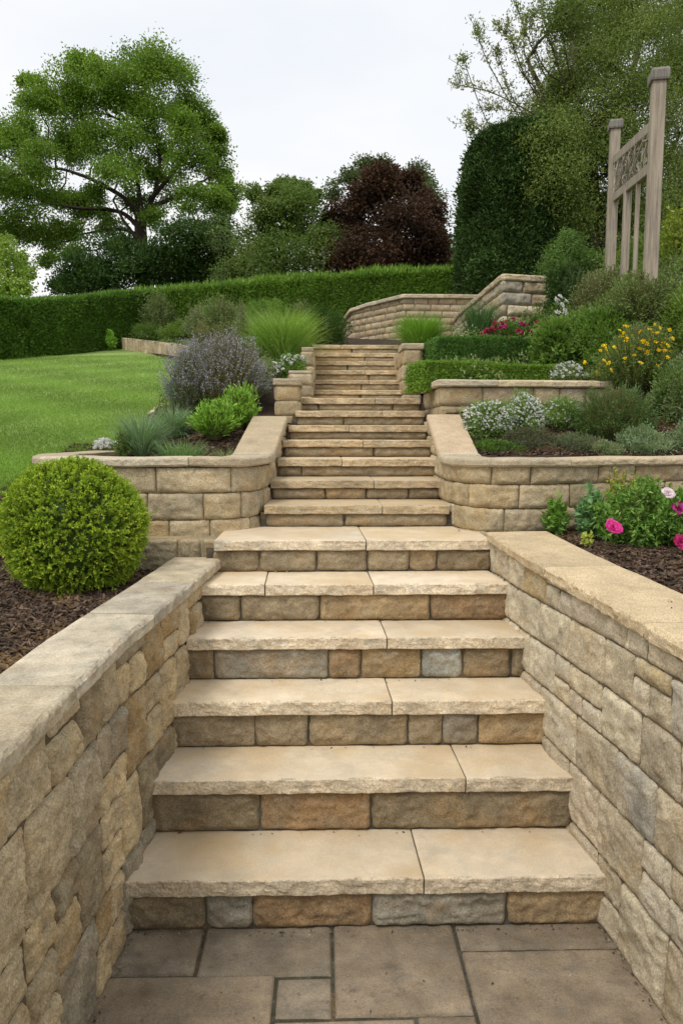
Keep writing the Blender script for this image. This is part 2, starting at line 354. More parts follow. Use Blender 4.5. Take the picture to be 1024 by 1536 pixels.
def lawn_x(Y): return np.interp(Y, np.append(LEY, [LEY[-1]+.5, 15.4]), np.append(LEX, [LEX[-1]-.3, -4.2]))
HA, HB = np.array([-5.4, 12.2]), np.array([-4.2, 15.2])     # the foot of the clipped hedge
def lawn():
    ys = np.linspace(4.25, 17.5, 260); V = []; ns = 160
    for Y in ys:
        s = np.linspace(0, 1, ns); X = -16+(lawn_x(Y)+16)*(1-(1-s)**1.6); V.append(np.column_stack([X, np.full(ns, Y), plane_z(Y)+.02*fbm(np.column_stack([X*.5, np.full(ns, Y*.5), X*0]), 2)]))
    tag(mesh('lawn', np.vstack(V), grid_faces(len(ys), ns), M['lawn'], None, None, True), kind='structure')
lawn()
def bed_add(Y): return np.interp(Y, [4.0, 4.4, 5, 6, 8, 10, 15], [.13, .13, .16, .22, .42, .45, .25])
def bedL_z(X, Y):
    b = lawn_x(Y); t = np.clip((X-b)/(-.35-b+1e-6), 0, 1.0); return plane_z(Y)+.015+bed_add(Y)*np.minimum(1, t*1.6)
def rough_soil(Z, X, Y, a=.012): return Z+a*fbm(np.stack([X*14, Y*14, X*0], -1), 4, 3)
def soil_sheet(name, xs, ys, zf, amp=.012, warp=None, colr=(.045, .030, .020), ywarp=False):
    X, Y = np.meshgrid(xs, ys, indexing='ij')
    if warp is not None: X = warp(X, Y)
    if ywarp: Y = np.maximum(Y, np.interp(X, [.7, 1.15, 1.6, 2.3, 3.2, 4.6, 9], [3.95, 3.90, 4.04, 4.27, 4.43, 4.55, 4.7]))
    Z = rough_soil(zf(X, Y), X, Y, amp)
    return tag(mesh(name, np.column_stack([X.ravel(), Y.ravel(), Z.ravel()]), grid_faces(*X.shape), M['mulch'], None, np.tile(colr, (X.size, 1)), True), kind='structure')
ys = np.concatenate([np.linspace(4.02, 6.5, 160), np.linspace(6.55, 16, 120)])
soil_sheet('planting_bed', np.linspace(0, 1, 130), ys, bedL_z, warp=lambda s, Y: (lawn_x(Y)+.01)*(1-s)+s*np.interp(Y, [4.0, 4.15, 6.9, 7.4, 8.1, 8.4, 16], [-.55, -.38, -.33, -.16, -.16, 1.2, 3.0]))
def bedl1_z(X, Y): t = np.clip((Y-4.12)/.4, 0, 1); return .965+.37*t*t*(3-2*t)*(X < -1.1)
soil_sheet('planting_bed', np.linspace(-6, -.8, 330), np.linspace(-1.5, 4.5, 380), bedl1_z, .016)
soil_sheet('planting_bed', np.linspace(1.08, 6, 320), np.linspace(-1.5, 4.35, 360), lambda X, Y: 1.06+.022*Y+np.clip(X-1.6, 0, 9)*.02, .016)
TP = np.array([(.8, 4.1, 1.46), (1.2, 4.0, 1.46), (2, 4.25, 1.47), (3.5, 4.5, 1.49), (1.0, 5.2, 1.74), (2, 5.35, 1.82), (3.2, 5.4, 2.2), (.9, 5.7, 2.0), (.9, 6.5, 2.12), (2.2, 6.2, 2.25),
               (.95, 7.3, 2.35), (1.0, 8.1, 2.6), (2, 7.8, 2.7), (2.7, 6.0, 2.75), (3.2, 8.2, 3.1), (4, 6, 3.1), (5, 8, 3.7), (1.2, 11, 2.85), (2, 14, 3.4), (5, 14, 4.2), (5, 4.5, 2.0), (8, 6, 4), (8, 14, 4.6)])
def tps(c):
    P = c[:, :2]; d = np.linalg.norm(P[:, None]-P[None], axis=2); K = np.where(d > 0, d*d*np.log(d+1e-12), 0)
    n = len(P); A = np.zeros((n+3, n+3)); A[:n, :n] = K+np.eye(n)*.01; A[:n, n] = 1; A[:n, n+1:] = P; A[n:, :n] = A[:n, n:].T
    s = np.linalg.solve(A, np.append(c[:, 2], [0, 0, 0]))
    def f(X, Y):
        X = np.asarray(X, float); Y = np.asarray(Y, float); r = s[n]+s[n+1]*X+s[n+2]*Y
        for k in range(n):
            d2 = (X-P[k, 0])**2+(Y-P[k, 1])**2; r = r+s[k]*.5*d2*np.log(d2+1e-12)
        return r
    return f
zR = tps(TP)
soil_sheet('hillside', np.linspace(0, 1, 200), np.linspace(4.0, 16, 300), zR, ywarp=True, warp=lambda s, Y: np.interp(Y, [4.0, 6.9, 8.1, 8.5, 16], [.86, .9, 1.02, 1.2, 1.2])*(1-s**1.5)+s**1.5*9)
def zground(X, Y):
    if Y < 3.9: return .965 if X < 0 else 1.06+.022*Y
    return float(bedL_z(X, Y)) if X < .4 else float(zR(X, Y))

# mulch chips
def chips(name, pts, label, n_pal=((.06, .036, .022), (.10, .062, .038), (.035, .022, .015), (.15, .10, .065))):
    n = len(pts); a = rs.uniform(0, 6.28, n); l = rs.uniform(.006, .022, n); wd = rs.uniform(.002, .006, n); tl = rs.normal(0, .35, n)
    d = np.column_stack([np.cos(a)*np.cos(tl), np.sin(a)*np.cos(tl), np.sin(tl)])*l[:, None]; s = np.column_stack([-np.sin(a), np.cos(a), rs.normal(0, .3, n)])*wd[:, None]
    u = np.array([0, 0, .003])
    V = np.stack([pts-d-s, pts+d-s, pts+d+s, pts-d+s, pts-d-s+u, pts+d-s+u, pts+d+s+u, pts-d+s+u], 1).reshape(-1, 3)
    b = np.arange(n)[:, None]*8
    Fq = np.concatenate([b+np.array(q) for q in ([4, 5, 6, 7], [0, 1, 5, 4], [1, 2, 6, 5], [2, 3, 7, 6], [3, 0, 4, 7])])
    c = np.array(n_pal)[rs.randint(len(n_pal), size=n)]*rs.uniform(.6, 1.3, (n, 1))
    return tag(mesh(name, V, Fq, M['dry'], None, np.repeat(c, 8, 0)), label, 'mulch', kind='stuff')
def scat(n, x0, x1, y0, y1, zf):
    X = rs.uniform(x0, x1, n); Y = y0+(y1-y0)*rs.rand(n)**.8; return np.column_stack([X, Y, rough_soil(zf(X, Y), X, Y, .014)+.004])
chips('bark_mulch', scat(26000, -2.6, -.82, 1.2, 4.2, bedl1_z), 'dark bark mulch around the round bush')
chips('bark_mulch', scat(22000, 1.1, 3.2, 1.5, 4.1, lambda X, Y: 1.06+.022*Y+np.clip(X-1.6, 0, 9)*.02), 'dark bark mulch under the peonies by the right wall')
p = scat(16000, -2.0, -.42, 4.15, 5.9, bedL_z); chips('bark_mulch', p, 'reddish bark mulch in the curved planter on the left')
chips('bark_mulch', scat(20000, .95, 3.2, 4.45, 5.4, zR), 'dark mulch in the terrace bed under the white flowers')

# ------------------------------------------------------------------ paving
def paving():
    mb = MB(); pal = [(.28, .222, .155), (.245, .20, .145), (.30, .24, .17), (.24, .20, .145), (.28, .22, .15)]
    R = [(-.95, -.41, 2.13, 2.60), (-.41, .022, 2.12, 2.60), (.022, .437, 1.955, 2.60), (.437, 1.25, 2.222, 2.60), (.437, 1.35, 1.72, 2.222),
         (-.95, -.155, 1.70, 2.13), (-.155, .022, 1.952, 2.12), (-.155, .26, 1.60, 1.952), (.26, .437, 1.60, 1.955)]
    y = 1.60
    R += [(-.95, -.155, 1.45, 1.70), (.437, 1.35, 1.3, 1.72), (-.155, .437, 1.15, 1.60), (-.95, -.155, .9, 1.45), (.437, 1.35, .7, 1.3), (-.155, .437, .6, 1.15), (-.95, -.155, .3, .9), (.437, 1.35, .2, .7), (-.155, .437, .05, .6)]
    for yy in np.arange(-3, .05, .5):
        for k, xx in enumerate((-1.2, -.4, .4)): R.append((xx, xx+.8, yy-.25*(k % 2)-.25, yy+.25-.25*(k % 2)))
    for k, (x0, x1, y0, y1) in enumerate(R):
        if k > 17: y1 = min(y1, .05) if x1 <= .41 and x0 >= -.41 else min(y1, .2)
        col = pick(pal); g = .0045; n = max(3, int((x1-x0)/.012)); m = max(3, int((y1-y0)/.012))
        e = np.array([0, .004]); xs = np.concatenate([[x0+g, x0+g+.004], np.linspace(x0+g+.01, x1-g-.01, n), [x1-g-.004, x1-g]]); ys = np.concatenate([[y0+g, y0+g+.004], np.linspace(y0+g+.01, y1-g-.01, m), [y1-g-.004, y1-g]])
        X, Y = np.meshgrid(xs, ys, indexing='ij'); d = np.minimum(np.minimum(X-xs[0], xs[-1]-X), np.minimum(Y-ys[0], ys[-1]-Y))
        P3 = np.stack([X*2.2, Y*8, X*0+k*5], -1); rid = fbm(P3+1.2*fbm(P3*.7, 2, 8)[..., None], 5, 2)
        Z = .006*rid+.003*np.abs(fbm(P3*1.7+3, 3, 4))-.012*np.exp(-d/.003)+.0015*(k % 3)-.002+(X*0)
        cc = col*(1+.35*fbm(P3.reshape(-1, 3)*.8, 4, 12)+.3*np.abs(rid.ravel()))[:, None]
        mb.add(np.column_stack([X.ravel(), Y.ravel(), Z.ravel()]), grid_faces(*X.shape), cc, rs.rand())
    tag(mb.build('paving', M['paving'], None, True), kind='structure')
    X, Y = np.meshgrid(np.linspace(-1.3, 1.5, 160), np.linspace(-3.5, 2.6, 300), indexing='ij'); Z = -.009+.003*fbm(np.stack([X*40, Y*40, X*0], -1), 3)
    c = np.array([.07, .062, .045])*(1+.5*fbm(np.stack([X*8, Y*8, X*0], -1), 3, 7))[..., None]; mo = np.clip(fbm(np.stack([X*3, Y*3, X*0], -1), 3, 17)*3, 0, 1)[..., None]; c = c*(1-mo)+np.array([.06, .055, .035])*mo
    tag(mesh('path', np.column_stack([X.ravel(), Y.ravel(), Z.ravel()]), grid_faces(*X.shape), M['mortar'], None, c.reshape(-1, 3), True), kind='structure')
paving()

# ------------------------------------------------------------------ the stairs
PL = Path([(-.30, 4.4), (-.548, 3.68), (-.60, 3.07), (-.675, 2.31), (-.70, 1.6), (-.74, .5), (-.80, -1.5)][1:], False)
PR = Path([(.832, 3.62), (.87, 3.07), (.955, 2.31), (1.0, 1.8), (1.03, 1.0), (1.08, -1.5)], False)
XL = lambda Y: np.interp(Y, [-1.5, .5, 1.6, 2.31, 3.07, 3.68], [-.80, -.74, -.70, -.675, -.60, -.548])
XR = lambda Y: np.interp(Y, [-1.5, 1.0, 1.8, 2.31, 3.07, 3.62], [1.08, 1.03, 1.0, .955, .87, .832])
TRC = [(.67, .56, .40), (.70, .59, .43), (.65, .545, .39)]
def slab(parent, x0, x1, yn, yb, zt, th, col, mat='tread', du=.008, rag=.005, rough=.007, fit=None):
    mb = MB(); p = Path([(x0, yn), (x1, yn)], False); sweep(mb, p, -1, 0, x1-x0, zt, yb-yn, 0, th, col, du=du, rough=rough, rag=rag, rnd=.007, nf=7, ntop=14, seed=rs.randint(200), top_rough=.002, fpos=fit)
    o = mb.build('tread_slab', M[mat], parent, smooth=False)
    # the pitched front edge is rougher and browner than the sawn top
    o.data.materials.append(M['tread_edge']); me = o.data; n = len(me.polygons)
    nr = np.empty(n*3, np.float32); me.polygons.foreach_get('normal', nr); nr = nr.reshape(-1, 3)
    me.polygons.foreach_set('material_index', (np.abs(nr[:, 2]) < .75).astype(np.int32))
    return o
def riser(parent, Y, z0, z1, xs, cols, depth=.012, res=.007, rad=.018, rough=.014, gap=.004):
    mb = MB(); x0, x1 = xs[0]-.03, xs[-1]+.03; p = Path([(x0, Y), (x1, Y)], False); fp = wall_pos(p, -1)
    j = list(xs)
    for k in range(len(j)-1):
        lo = wave_line(z0+.001, .002, k+3, 6); hi = wave_line(z1+.002, .003, k+9, 6); s = rs.uniform(-.004, .004)
        block(mb, fp, j[k]-x0, j[k]-x0+s, j[k+1]-x0, j[k+1]-x0-s, lo, hi, np.array(cols[k % len(cols)])*rs.uniform(.92, 1.08), res, depth, rough, gap, rad, None, k+int(Y*97))
    mb.build('riser', M['riser'], parent, smooth=True)
    X, Z = np.meshgrid(np.linspace(x0, x1, 40), np.linspace(z0-.02, z1+.01, 4), indexing='ij')
    mesh('riser_backing', np.column_stack([X.ravel(), np.full(X.size, Y+.004), Z.ravel()]), grid_faces(40, 4), M['mortar'], parent, np.tile((.07, .06, .045), (X.size, 1)))
BR, RU, OC, GR, TN, BG = (.25, .20, .125), (.31, .205, .11), (.38, .275, .15), (.31, .29, .235), (.34, .275, .175), (.36, .365, .32)
stairs = empty('staircase', (.14, 2.3, 0), 'lowest flight of six wide stone steps between the two long side walls', 'staircase')
zt = [0, .196, .413, .615, .809, .989, 1.153]; ry = [2.341, 2.614, 2.868, 3.103, 3.355, 3.636]; ny = [y-.03 for y in ry]
th = [.060, .058, .060, .054, .052, .052]
RJ = [([188, 308, 378, 558, 761, 908], [BR, GR, RU, GR, OC]), ([223, 391, 556, 862], [BR, RU, BR]), ([255, 385, 463, 610, 660, 712, 820], [TN, TN, TN, TN, GR, OC]),
      ([278, 327, 493, 540, 628, 688, 758, 788], [BR, GR, RU, OC, BG, BR, BR]), ([302, 367, 480, 640, 756], [BR, TN, OC, RU]), ([321, 394, 476, 549, 609, 648, 736], [BR, TN, TN, TN, OC, BR])]
TJ = [[636], [696], [586], [578], [402, 558], [549]]
for k in range(6):
    yr, yn = ry[k], ny[k]; nb = (ry[k+1] if k < 5 else 4.13)+.03
    xj = [at(x, 1300, yr)[0] for x in RJ[k][0]]
    xj[0] = XL(yr)-.01; xj[-1] = XR(yr)+.01
    riser(stairs, yr, zt[k], zt[k+1]-th[k], xj, RJ[k][1])
    xs = [XL(yn)-.004]+[at(x, 1300, yn)[0] for x in TJ[k]]+[XR(yn)+.004]
    if k == 5: xs = [at(320, 808, yn)[0]]+[at(549, 808, yn)[0]]+[at(738, 808, yn)[0]]
    for i in range(len(xs)-1):
        def fit(V, a=xs[i], b=xs[i+1], yn=yn, e0=(i == 0), e1=(i == len(xs)-2), k=k):
            t = (V[:, 0]-a)/(b-a); Y = V[:, 1]; drift = 0.0 if k < 5 else 0
            A = (XL(Y)+.004 if (e0 and k < 5) else a-.03*(Y-yn)*(not e0)); B = (XR(Y)-.004 if (e1 and k < 5) else b-.03*(Y-yn)*(not e1)); V[:, 0] = A+(B-A)*t; return V
        slab(stairs, xs[i]+.001, xs[i+1]-.001, yn, nb, zt[k+1]-.0012*(i % 2), th[k], pick(TRC), fit=fit)
mb = MB(); V = np.array([(x, y, z) for x in (-1.0, -.556) for y in (3.835, 3.98) for z in (.90, 1.128)]); mb.add(V, np.array([(0, 1, 3, 2), (4, 6, 7, 5), (0, 4, 5, 1), (1, 5, 7, 3)]), (.36, .30, .19))
fp_ = wall_pos(Path([(-1.05, 3.83), (-.5, 3.83)], False), -1)
for k_, (a_, b_) in enumerate(((.05, .28), (.285, .40), (.405, .493))): block(mb, fp_, a_, a_, b_, b_, wave_line(.90, 0, 1), wave_line(1.13, 0, 1), (.42, .35, .22), .009, .014, .014, .002, .012, None, k_+4)
mb.build('end_stones', M['wall'], stairs, True)
mid = empty('staircase', (.18, 4.13, 1.153), 'middle flight of seven narrower stone steps between the two ramped copings', 'staircase')
mY = [4.10+.345*i for i in range(7)]; mZ = [1.278, 1.398, 1.516, 1.634, 1.741, 1.858, 1.973]
mx_ = [(395, 675), (405, 663), (416, 656), (424, 648), (433, 643), (443, 636), (443, 629)]
MJ = [([398, 516, 672], [TN, TN]), ([407, 488, 549, 613, 661], [TN, OC, TN, BR]), ([418, 452, 655], [BR, TN]), ([426, 560, 647], [TN, TN]), ([435, 640], [TN]), ([445, 515, 635], [TN, TN]), ([445, 478, 588, 629], [TN, TN, TN])]
zp = 1.153
MX = []
TRD = [(.52, .41, .255), (.55, .43, .27), (.49, .385, .245)]
for k in range(7):
    yn = mY[k]; yr = yn+.03; x0 = at(mx_[k][0], 700, yn)[0]; x1 = at(mx_[k][1], 700, yn)[0]; MX.append((yn, x0, x1))
    xj = [at(x, 700, yr)[0] for x in MJ[k][0]]; t2 = .05
    riser(mid, yr, zp, mZ[k]-t2, xj, MJ[k][1], res=.011)
    nb = (mY[k+1]+.06 if k < 6 else 6.98); xm = x0+(x1-x0)*rs.uniform(.4, .7)
    slab(mid, x0, xm, yn, nb, mZ[k], t2, pick(TRD), du=.014); slab(mid, xm, x1, yn, nb, mZ[k]-.001, t2, pick(TRD), du=.014); zp = mZ[k]
upf = empty('staircase', (.3, 6.95, 1.973), 'topmost narrow flight of stone steps between low piers', 'staircase')
uY = [6.93+.234*i for i in range(6)]; zp = 1.973
for k in range(6):
    z = 1.973+(2.636-1.973)*(k+1)/6; yn = uY[k]; x0 = at(471, 550, yn)[0]-.02; x1 = at(602, 550, yn)[0]+.02
    xm = x0+(x1-x0)*rs.uniform(.3, .7); riser(upf, yn+.02, zp, z-.042, [x0, xm, x1], [OC, TN], res=.014, depth=.01)
    xm = x0+(x1-x0)*rs.uniform(.3, .7); yb = yn+.28 if k < 5 else yn+.5
    slab(upf, x0, xm, yn, yb, z, .042, pick(TRD), du=.02); slab(upf, xm, x1, yn, yb, z-.001, .042, pick(TRD), du=.02); zp = z
X, Y = np.meshgrid(np.linspace(-.3, 2.0, 24), np.linspace(8.3, 12, 24), indexing='ij')
tag(mesh('footpath', np.column_stack([X.ravel(), Y.ravel(), (2.625+.10*(Y-8.3)).ravel()]), grid_faces(24, 24), M['paving'], None, np.tile((.3, .25, .17), (X.size, 1))), kind='structure')

# ------------------------------------------------------------------ walls of the lowest flight
wl = empty('retaining_wall', (-.70, 1.6, 0), 'long low wall of rough brown stone left of the lowest steps, in front of the round bush', 'wall')
zc = lambda U: np.interp(PL.pos(U)[..., 1], [-1.5, 1.57, 3.69], [.90, .957, 1.006])
wall('wall_face', wl, PL, 1, 0, PL.len, -.01, 1.01, [.27, .25, .26, .22], (.12, .27), PAL_L, M['wall'], res=.0085, irregular=True, clamp=zc, depth=.016, rough=.017, amp=.014, gap=.0028, rad=.018, slant=.045, mortar=(.12, .095, .06), split=.30)
coping('coping', wl, PL, 1, -.0, PL.len, lambda U: zc(U)+.052, .215, .030, .052, PAL_C+[(.48, .42, .32), (.53, .46, .34)], M['coping'], (.42, .75), du=.012, rough=.008, rag=.008, ntop=16, top_rough=.004)
wr = empty('retaining_wall', (1.0, 1.6, 0), 'long low wall of pale coursed stone right of the lowest steps, below the peony bed', 'wall')
zc2 = lambda U: np.interp(PR.pos(U)[..., 1], [-1.5, 1.97, 3.63], [.95, 1.062, 1.14])
wall('wall_face', wr, PR, -1, 0, PR.len, -.01, 1.145, [.24, .21, .19, .17, .16, .15], (.13, .30), PAL_R, M['wall_right'], res=.0085, irregular=True, clamp=zc2, depth=.012, rough=.013, amp=.008, gap=.0015, rad=.012, slant=.02, split=.25, mortar=(.17, .14, .09))
coping('coping', wr, PR, -1, -.03, PR.len, lambda U: zc2(U)+.050, .285, .025, .050, [(.58, .455, .28), (.55, .43, .265)], M['coping_clean'], (.7, .95), du=.010, rough=.009, rag=.009, ntop=18, top_rough=.003)
# the wall's end return beside the landing is closed by the curved walls

# ------------------------------------------------------------------ curved planter walls beside the middle flight
ZC = 1.552
BL = Path([(-.285, 5.95), (-.30, 5.48), (-.325, 4.9), (-.345, 4.45), (-.36, 4.25), (-.43, 4.06), (-.60, 3.965), (-1.0, 3.96), (-1.35, 4.02), (-1.60, 4.20), (-1.72, 4.52), (-1.75, 4.95), (-1.68, 5.35), (-1.50, 5.68)])
BR_ = Path([(.80, 5.95), (.775, 5.48), (.735, 4.9), (.71, 4.45), (.715, 4.20), (.77, 3.98), (.90, 3.87), (1.15, 3.86), (1.6, 4.0), (2.3, 4.22), (3.2, 4.38), (4.6, 4.5)])
def ramp_top(path, za, zb, ya, yb):
    def f(U):
        Y = path.pos(U)[..., 1]; Xx = path.pos(U)[..., 0]; r = np.interp(Y, [ya, yb], [za, zb]); return np.where((np.asarray(U) < 2.3), r, za)
    return f
bl = empty('planter_wall', (-.9, 4.1, 1.15), 'curved planter wall of brown stone blocks behind the round bush', 'wall')
topL = ramp_top(BL, ZC-.052, 1.80-.05, 4.52, 5.48)
wall('wall_face', bl, BL, 1, 0, BL.len, .92, 1.80, [.15, .145, .145, .145, .15, .145], (.2, .42), PAL_W, M['wall'], res=.011, clamp=topL, depth=.013, rough=.015, amp=.003, gap=.0012, rad=.008, mortar=(.12, .095, .06))
u_c = float(BL.u[np.argmin(np.abs(BL.p[:, 1]-4.50)+(BL.p[:, 0] < -.5)*9)])
coping('coping', bl, BL, 1, u_c, BL.len, lambda U: ZC+.002*np.sin(U*9), .20, .035, .050, PAL_C, M['coping_clean'], (.7, 1.0), du=.02, rough=.006, rnd=.016)
def ramp_coping(parent, pts, wd, z, pal, th=.05, sides=(-.03, 0), mirror=1, mat='coping_clean'):
    """sloped coping stones: pts = [(x_inner, y, z)], wd width away from the stairs"""
    mb = MB(); P = np.array(pts, float)
    for i in range(len(P)-1):
        a, b = P[i], P[i+1]; n = 26; t = np.linspace(.0, 1, n)[:, None]; c = a+(b-a)*t
        prof = [(-.03, -th), (-.034, -th*.5), (-.03, -.008), (-.022, 0)]+[(q, 0) for q in np.linspace(0, wd-.02, 8)]+[(wd-.008, 0), (wd, -.01), (wd, -th)]
        m = len(prof); A = np.array([q[0] for q in prof])*mirror; B = np.array([q[1] for q in prof])
        V = np.empty((n, m, 3)); V[..., 0] = c[:, 0:1]+A; V[..., 1] = c[:, 1:2]; V[..., 2] = c[:, 2:3]+B
        V[..., 2] += .003*fbm(V*9, 3, 3)*(B > -.01); V[..., 0] += .003*fbm(V*30, 3, 6)
        mb.add(V.reshape(-1, 3), [grid_faces(n, m, close=True), np.arange(m)[None], (np.arange(m)[::-1]+(n-1)*m)[None]], pick(pal))
    return mb.build('ramp_coping', M[mat], parent, smooth=False)
ramp_coping(bl, [(-.345, 4.36, ZC+.004), (-.318, 5.42, 1.80), (-.295, 5.86, 1.808)], -.235, 0, PAL_C, mirror=1) if False else None
def ramp_mesh(parent, inner, wd, sgn, pal, th=.05):
    ramp_coping(parent, inner, wd, 0, pal, th, mirror=sgn)
ramp_mesh(bl, [(-.345, 4.38, ZC+.006), (-.335, 4.50, ZC+.012)], .215, -1, PAL_C)
ramp_mesh(bl, [(-.335, 4.50, ZC+.012), (-.305, 5.45, 1.806)], .225, -1, [(.50, .40, .26)])
ramp_mesh(bl, [(-.305, 5.452, 1.806), (-.29, 5.86, 1.812)], .225, -1, [(.44, .36, .24)])
# solid body under the ramp, on the planter side
def prism(mb, poly_yz, x0, x1, col):
    n = len(poly_yz); V = [(x0, y, z) for y, z in poly_yz]+[(x1, y, z) for y, z in poly_yz]; i = np.arange(n); j = (i+1) % n
    mb.add(V, [np.stack([i, j, j+n, i+n], 1), i[None, ::-1], (i+n)[None]], col)
mb = MB(); prism(mb, [(4.25, .95), (5.90, .95), (5.90, 1.757), (5.45, 1.75), (4.5, 1.51), (4.25, 1.50)], -.54, -.352, (.4, .32, .21)); mb.build('wall_core', M['wall'], bl)
br = empty('planter_wall', (1.2, 4.0, 1.15), 'curved planter wall of pale stone blocks behind the peony bed', 'wall')
topR = ramp_top(BR_, ZC-.03, 1.77, 4.45, 5.35)
wall('wall_face', br, BR_, -1, 0, BR_.len, 1.02, 1.80, [.14, .13, .13, .13, .13, .14], (.2, .42), PAL_W+[(.52, .45, .32)], M['wall'], res=.011, clamp=topR, depth=.013, rough=.015, amp=.003, gap=.0012, rad=.008, mortar=(.12, .095, .06))
u_c = float(BR_.u[np.argmin(np.abs(BR_.p[:, 1]-4.34)+(BR_.p[:, 0] > .8)*9)])
coping('coping', br, BR_, -1, u_c, BR_.len, lambda U: ZC-.004+.002*np.sin(U*9), .20, .035, .045, PAL_C, M['coping_clean'], (.9, 1.3), du=.02, rough=.006, rnd=.016)
ramp_mesh(br, [(.715, 4.28, ZC+.006), (.718, 4.42, ZC+.012)], .20, 1, PAL_C)
ramp_mesh(br, [(.718, 4.42, ZC+.012), (.765, 5.30, 1.815)], .21, 1, [(.54, .41, .27)])
mb = MB(); prism(mb, [(4.2, 1.0), (5.60, 1.0), (5.60, 1.76), (5.30, 1.76), (4.45, 1.51), (4.2, 1.50)], .80, .955, (.44, .36, .25)); mb.build('wall_core', M['wall'], br)

# ------------------------------------------------------------------ piers, upper walls
def pier(name, label, x0, x1, y0, y1, z0, z1, cap, pal, cat='pier', courses=3, capo=.03, group=None):
    t = empty(name, ((x0+x1)/2, (y0+y1)/2, z0), label, cat, group)
    c = z1-cap; W = x1-x0; D = y1-y0; p = Path([(x0, y1), (x0, y0), (x1, y0), (x1, y1), (x0, y1)], False)
    mb = MB()
    for (a, b) in (((x0, y1), (x0, y0)), ((x0, y0), (x1, y0)), ((x1, y0), (x1, y1)), ((x1, y1), (x0, y1))):
        pp = Path([a, b], False); fp = wall_pos(pp, -1)
        zs = np.linspace(z0, c, courses+1)
        for k in range(courses):
            if pp.len > .45: js = [0]+sorted(pp.len*np.clip((np.arange(1, int(pp.len/.3)+1))/(int(pp.len/.3)+1)+rs.uniform(-.05, .05), 0, 1))+[pp.len]
            else: js = [0, pp.len]
            for q in range(len(js)-1): block(mb, fp, js[q], js[q], js[q+1], js[q+1], wave_line(zs[k], 0, 1), wave_line(zs[k+1], 0, 1), pick(pal), .014, .012, .006, .002, .01, None, rs.randint(99))
    mb.build('wall_face', M['wall'], t, True)
    mb = MB(); s = .004
    prism(mb, [(y0+s, z0), (y1-s, z0), (y1-s, c), (y0+s, c)], x0+s, x1-s, (.2, .16, .11)); mb.build('mortar', M['mortar'], t)
    mb = MB(); pp = Path([(x0-capo, y0-capo), (x1+capo, y0-capo)], False)
    sweep(mb, pp, -1, 0, pp.len, z1, D+2*capo, 0, cap, pick(PAL_C), du=.02, rough=.004, rnd=.012, seed=rs.randint(99)); mb.build('coping', M['coping_clean'], t)
    return t
a = at(415, 570, 6.05); b = at(449, 570, 6.05); zt_ = at(430, 570, 6.05)[2]
pier('pier', 'short square pier with thick cap at the head of the left sloping coping', a[0], b[0], 5.88, 6.25, 1.7, zt_, .055, PAL_W, capo=.02)
a = at(433, 557, 6.5); b = at(468, 557, 6.6)
pier('pier', 'low stone pier left of the topmost flight, under the white flowers', a[0], b[0], 6.40, 6.90, 1.9, at(450, 557, 6.5)[2], .03, PAL_W, courses=3, capo=.0)
a = at(452, 520, 6.95); b = at(470, 520, 6.95)
pier('low_wall', 'narrow stone side wall along the left of the topmost flight', a[0], b[0], 6.92, 8.35, 1.9, at(450, 521, 6.95)[2], .04, PAL_W, 'wall', 4, 0)
a = at(604, 516, 6.9); b = at(631, 516, 6.9)
pier('pier', 'tall stone pier with flat cap right of the topmost flight', a[0], b[0], 6.85, 7.15, 1.9, at(615, 516, 6.9)[2], .055, PAL_W, courses=4, capo=.02)
pier('low_wall', 'narrow stone side wall along the right of the topmost flight', a[0]+.0, b[0]-.03, 7.18, 8.4, 1.9, at(615, 520, 6.9)[2], .04, PAL_W, 'wall', 4, 0)
tw = empty('terrace_wall', (1.4, 5.5, 1.8), 'straight terrace wall with heavy coping above the white flowering bushes', 'wall')
TWp = Path([(.845, 6.30), (.842, 5.42), (.845, 5.36), (1.5, 5.42), (2.1, 5.5), (2.9, 5.7)], False)
ztw = at(700, 570, 5.4)[2]
wall('wall_face', tw, TWp, -1, 0, TWp.len, 1.60, ztw-.05, [.14, .14, .14], (.2, .4), PAL_W+[(.5, .38, .25)], M['wall'], res=.014, depth=.012, rough=.008, amp=.002, rad=.01, gap=.003)
coping('coping', tw, TWp, -1, 0, TWp.len, ztw, .22, .04, .05, PAL_C, M['coping_clean'], (.5, .9), du=.02, rough=.006, rnd=.014)
cw = empty('retaining_wall', (.9, 10.6, 2.8), 'curved retaining wall of small brown blocks closing the top of the steps', 'wall')
c1, c2, c3, c0 = at(528, 470, 11.9), at(606, 446, 10.9), at(700, 446, 11.0), at(522, 480, 12.6)
CWp = Path([(c0[0]-.1, c0[1]+.3), (c1[0], c1[1]), (c2[0], c2[1]), (c3[0]+.5, c3[1])], False); zcw = float(np.mean([c1[2], c2[2], c3[2]]))
zcf = lambda U: np.interp(U, [0, .5, 1.4, 3], [c1[2]-.12, c1[2], c2[2], c3[2]])
wall('wall_face', cw, CWp, -1, 0, CWp.len, 2.6, zcw+.02, [.1]*11, (.14, .30), [(.44, .34, .21), (.40, .31, .19), (.47, .38, .25)], M['wall'], res=.02, depth=.012, rough=.012, amp=.003, gap=.004, rad=.010, clamp=zcf)
coping('coping', cw, CWp, -1, 0, CWp.len, lambda U: zcf(U)+.03, .25, .05, .06, PAL_C, M['coping_clean'], (.5, .9), du=.03, rough=.006, rnd=.016)
w3 = empty('retaining_wall', (1.95, 8.0, 2.8), 'tall pale stone wall in front of the dark yew column', 'wall')
d0, d1, d2, d3 = at(640, 500, 12.6), at(755, 411, 7.9), at(845, 408, 8.0), at(690, 470, 10.3)
W3p = Path([(d3[0]+.12, 12.4), (d3[0], d3[1]), (d1[0], d1[1]), (d2[0], d2[1]+.05)], False); z3 = float(d1[2])
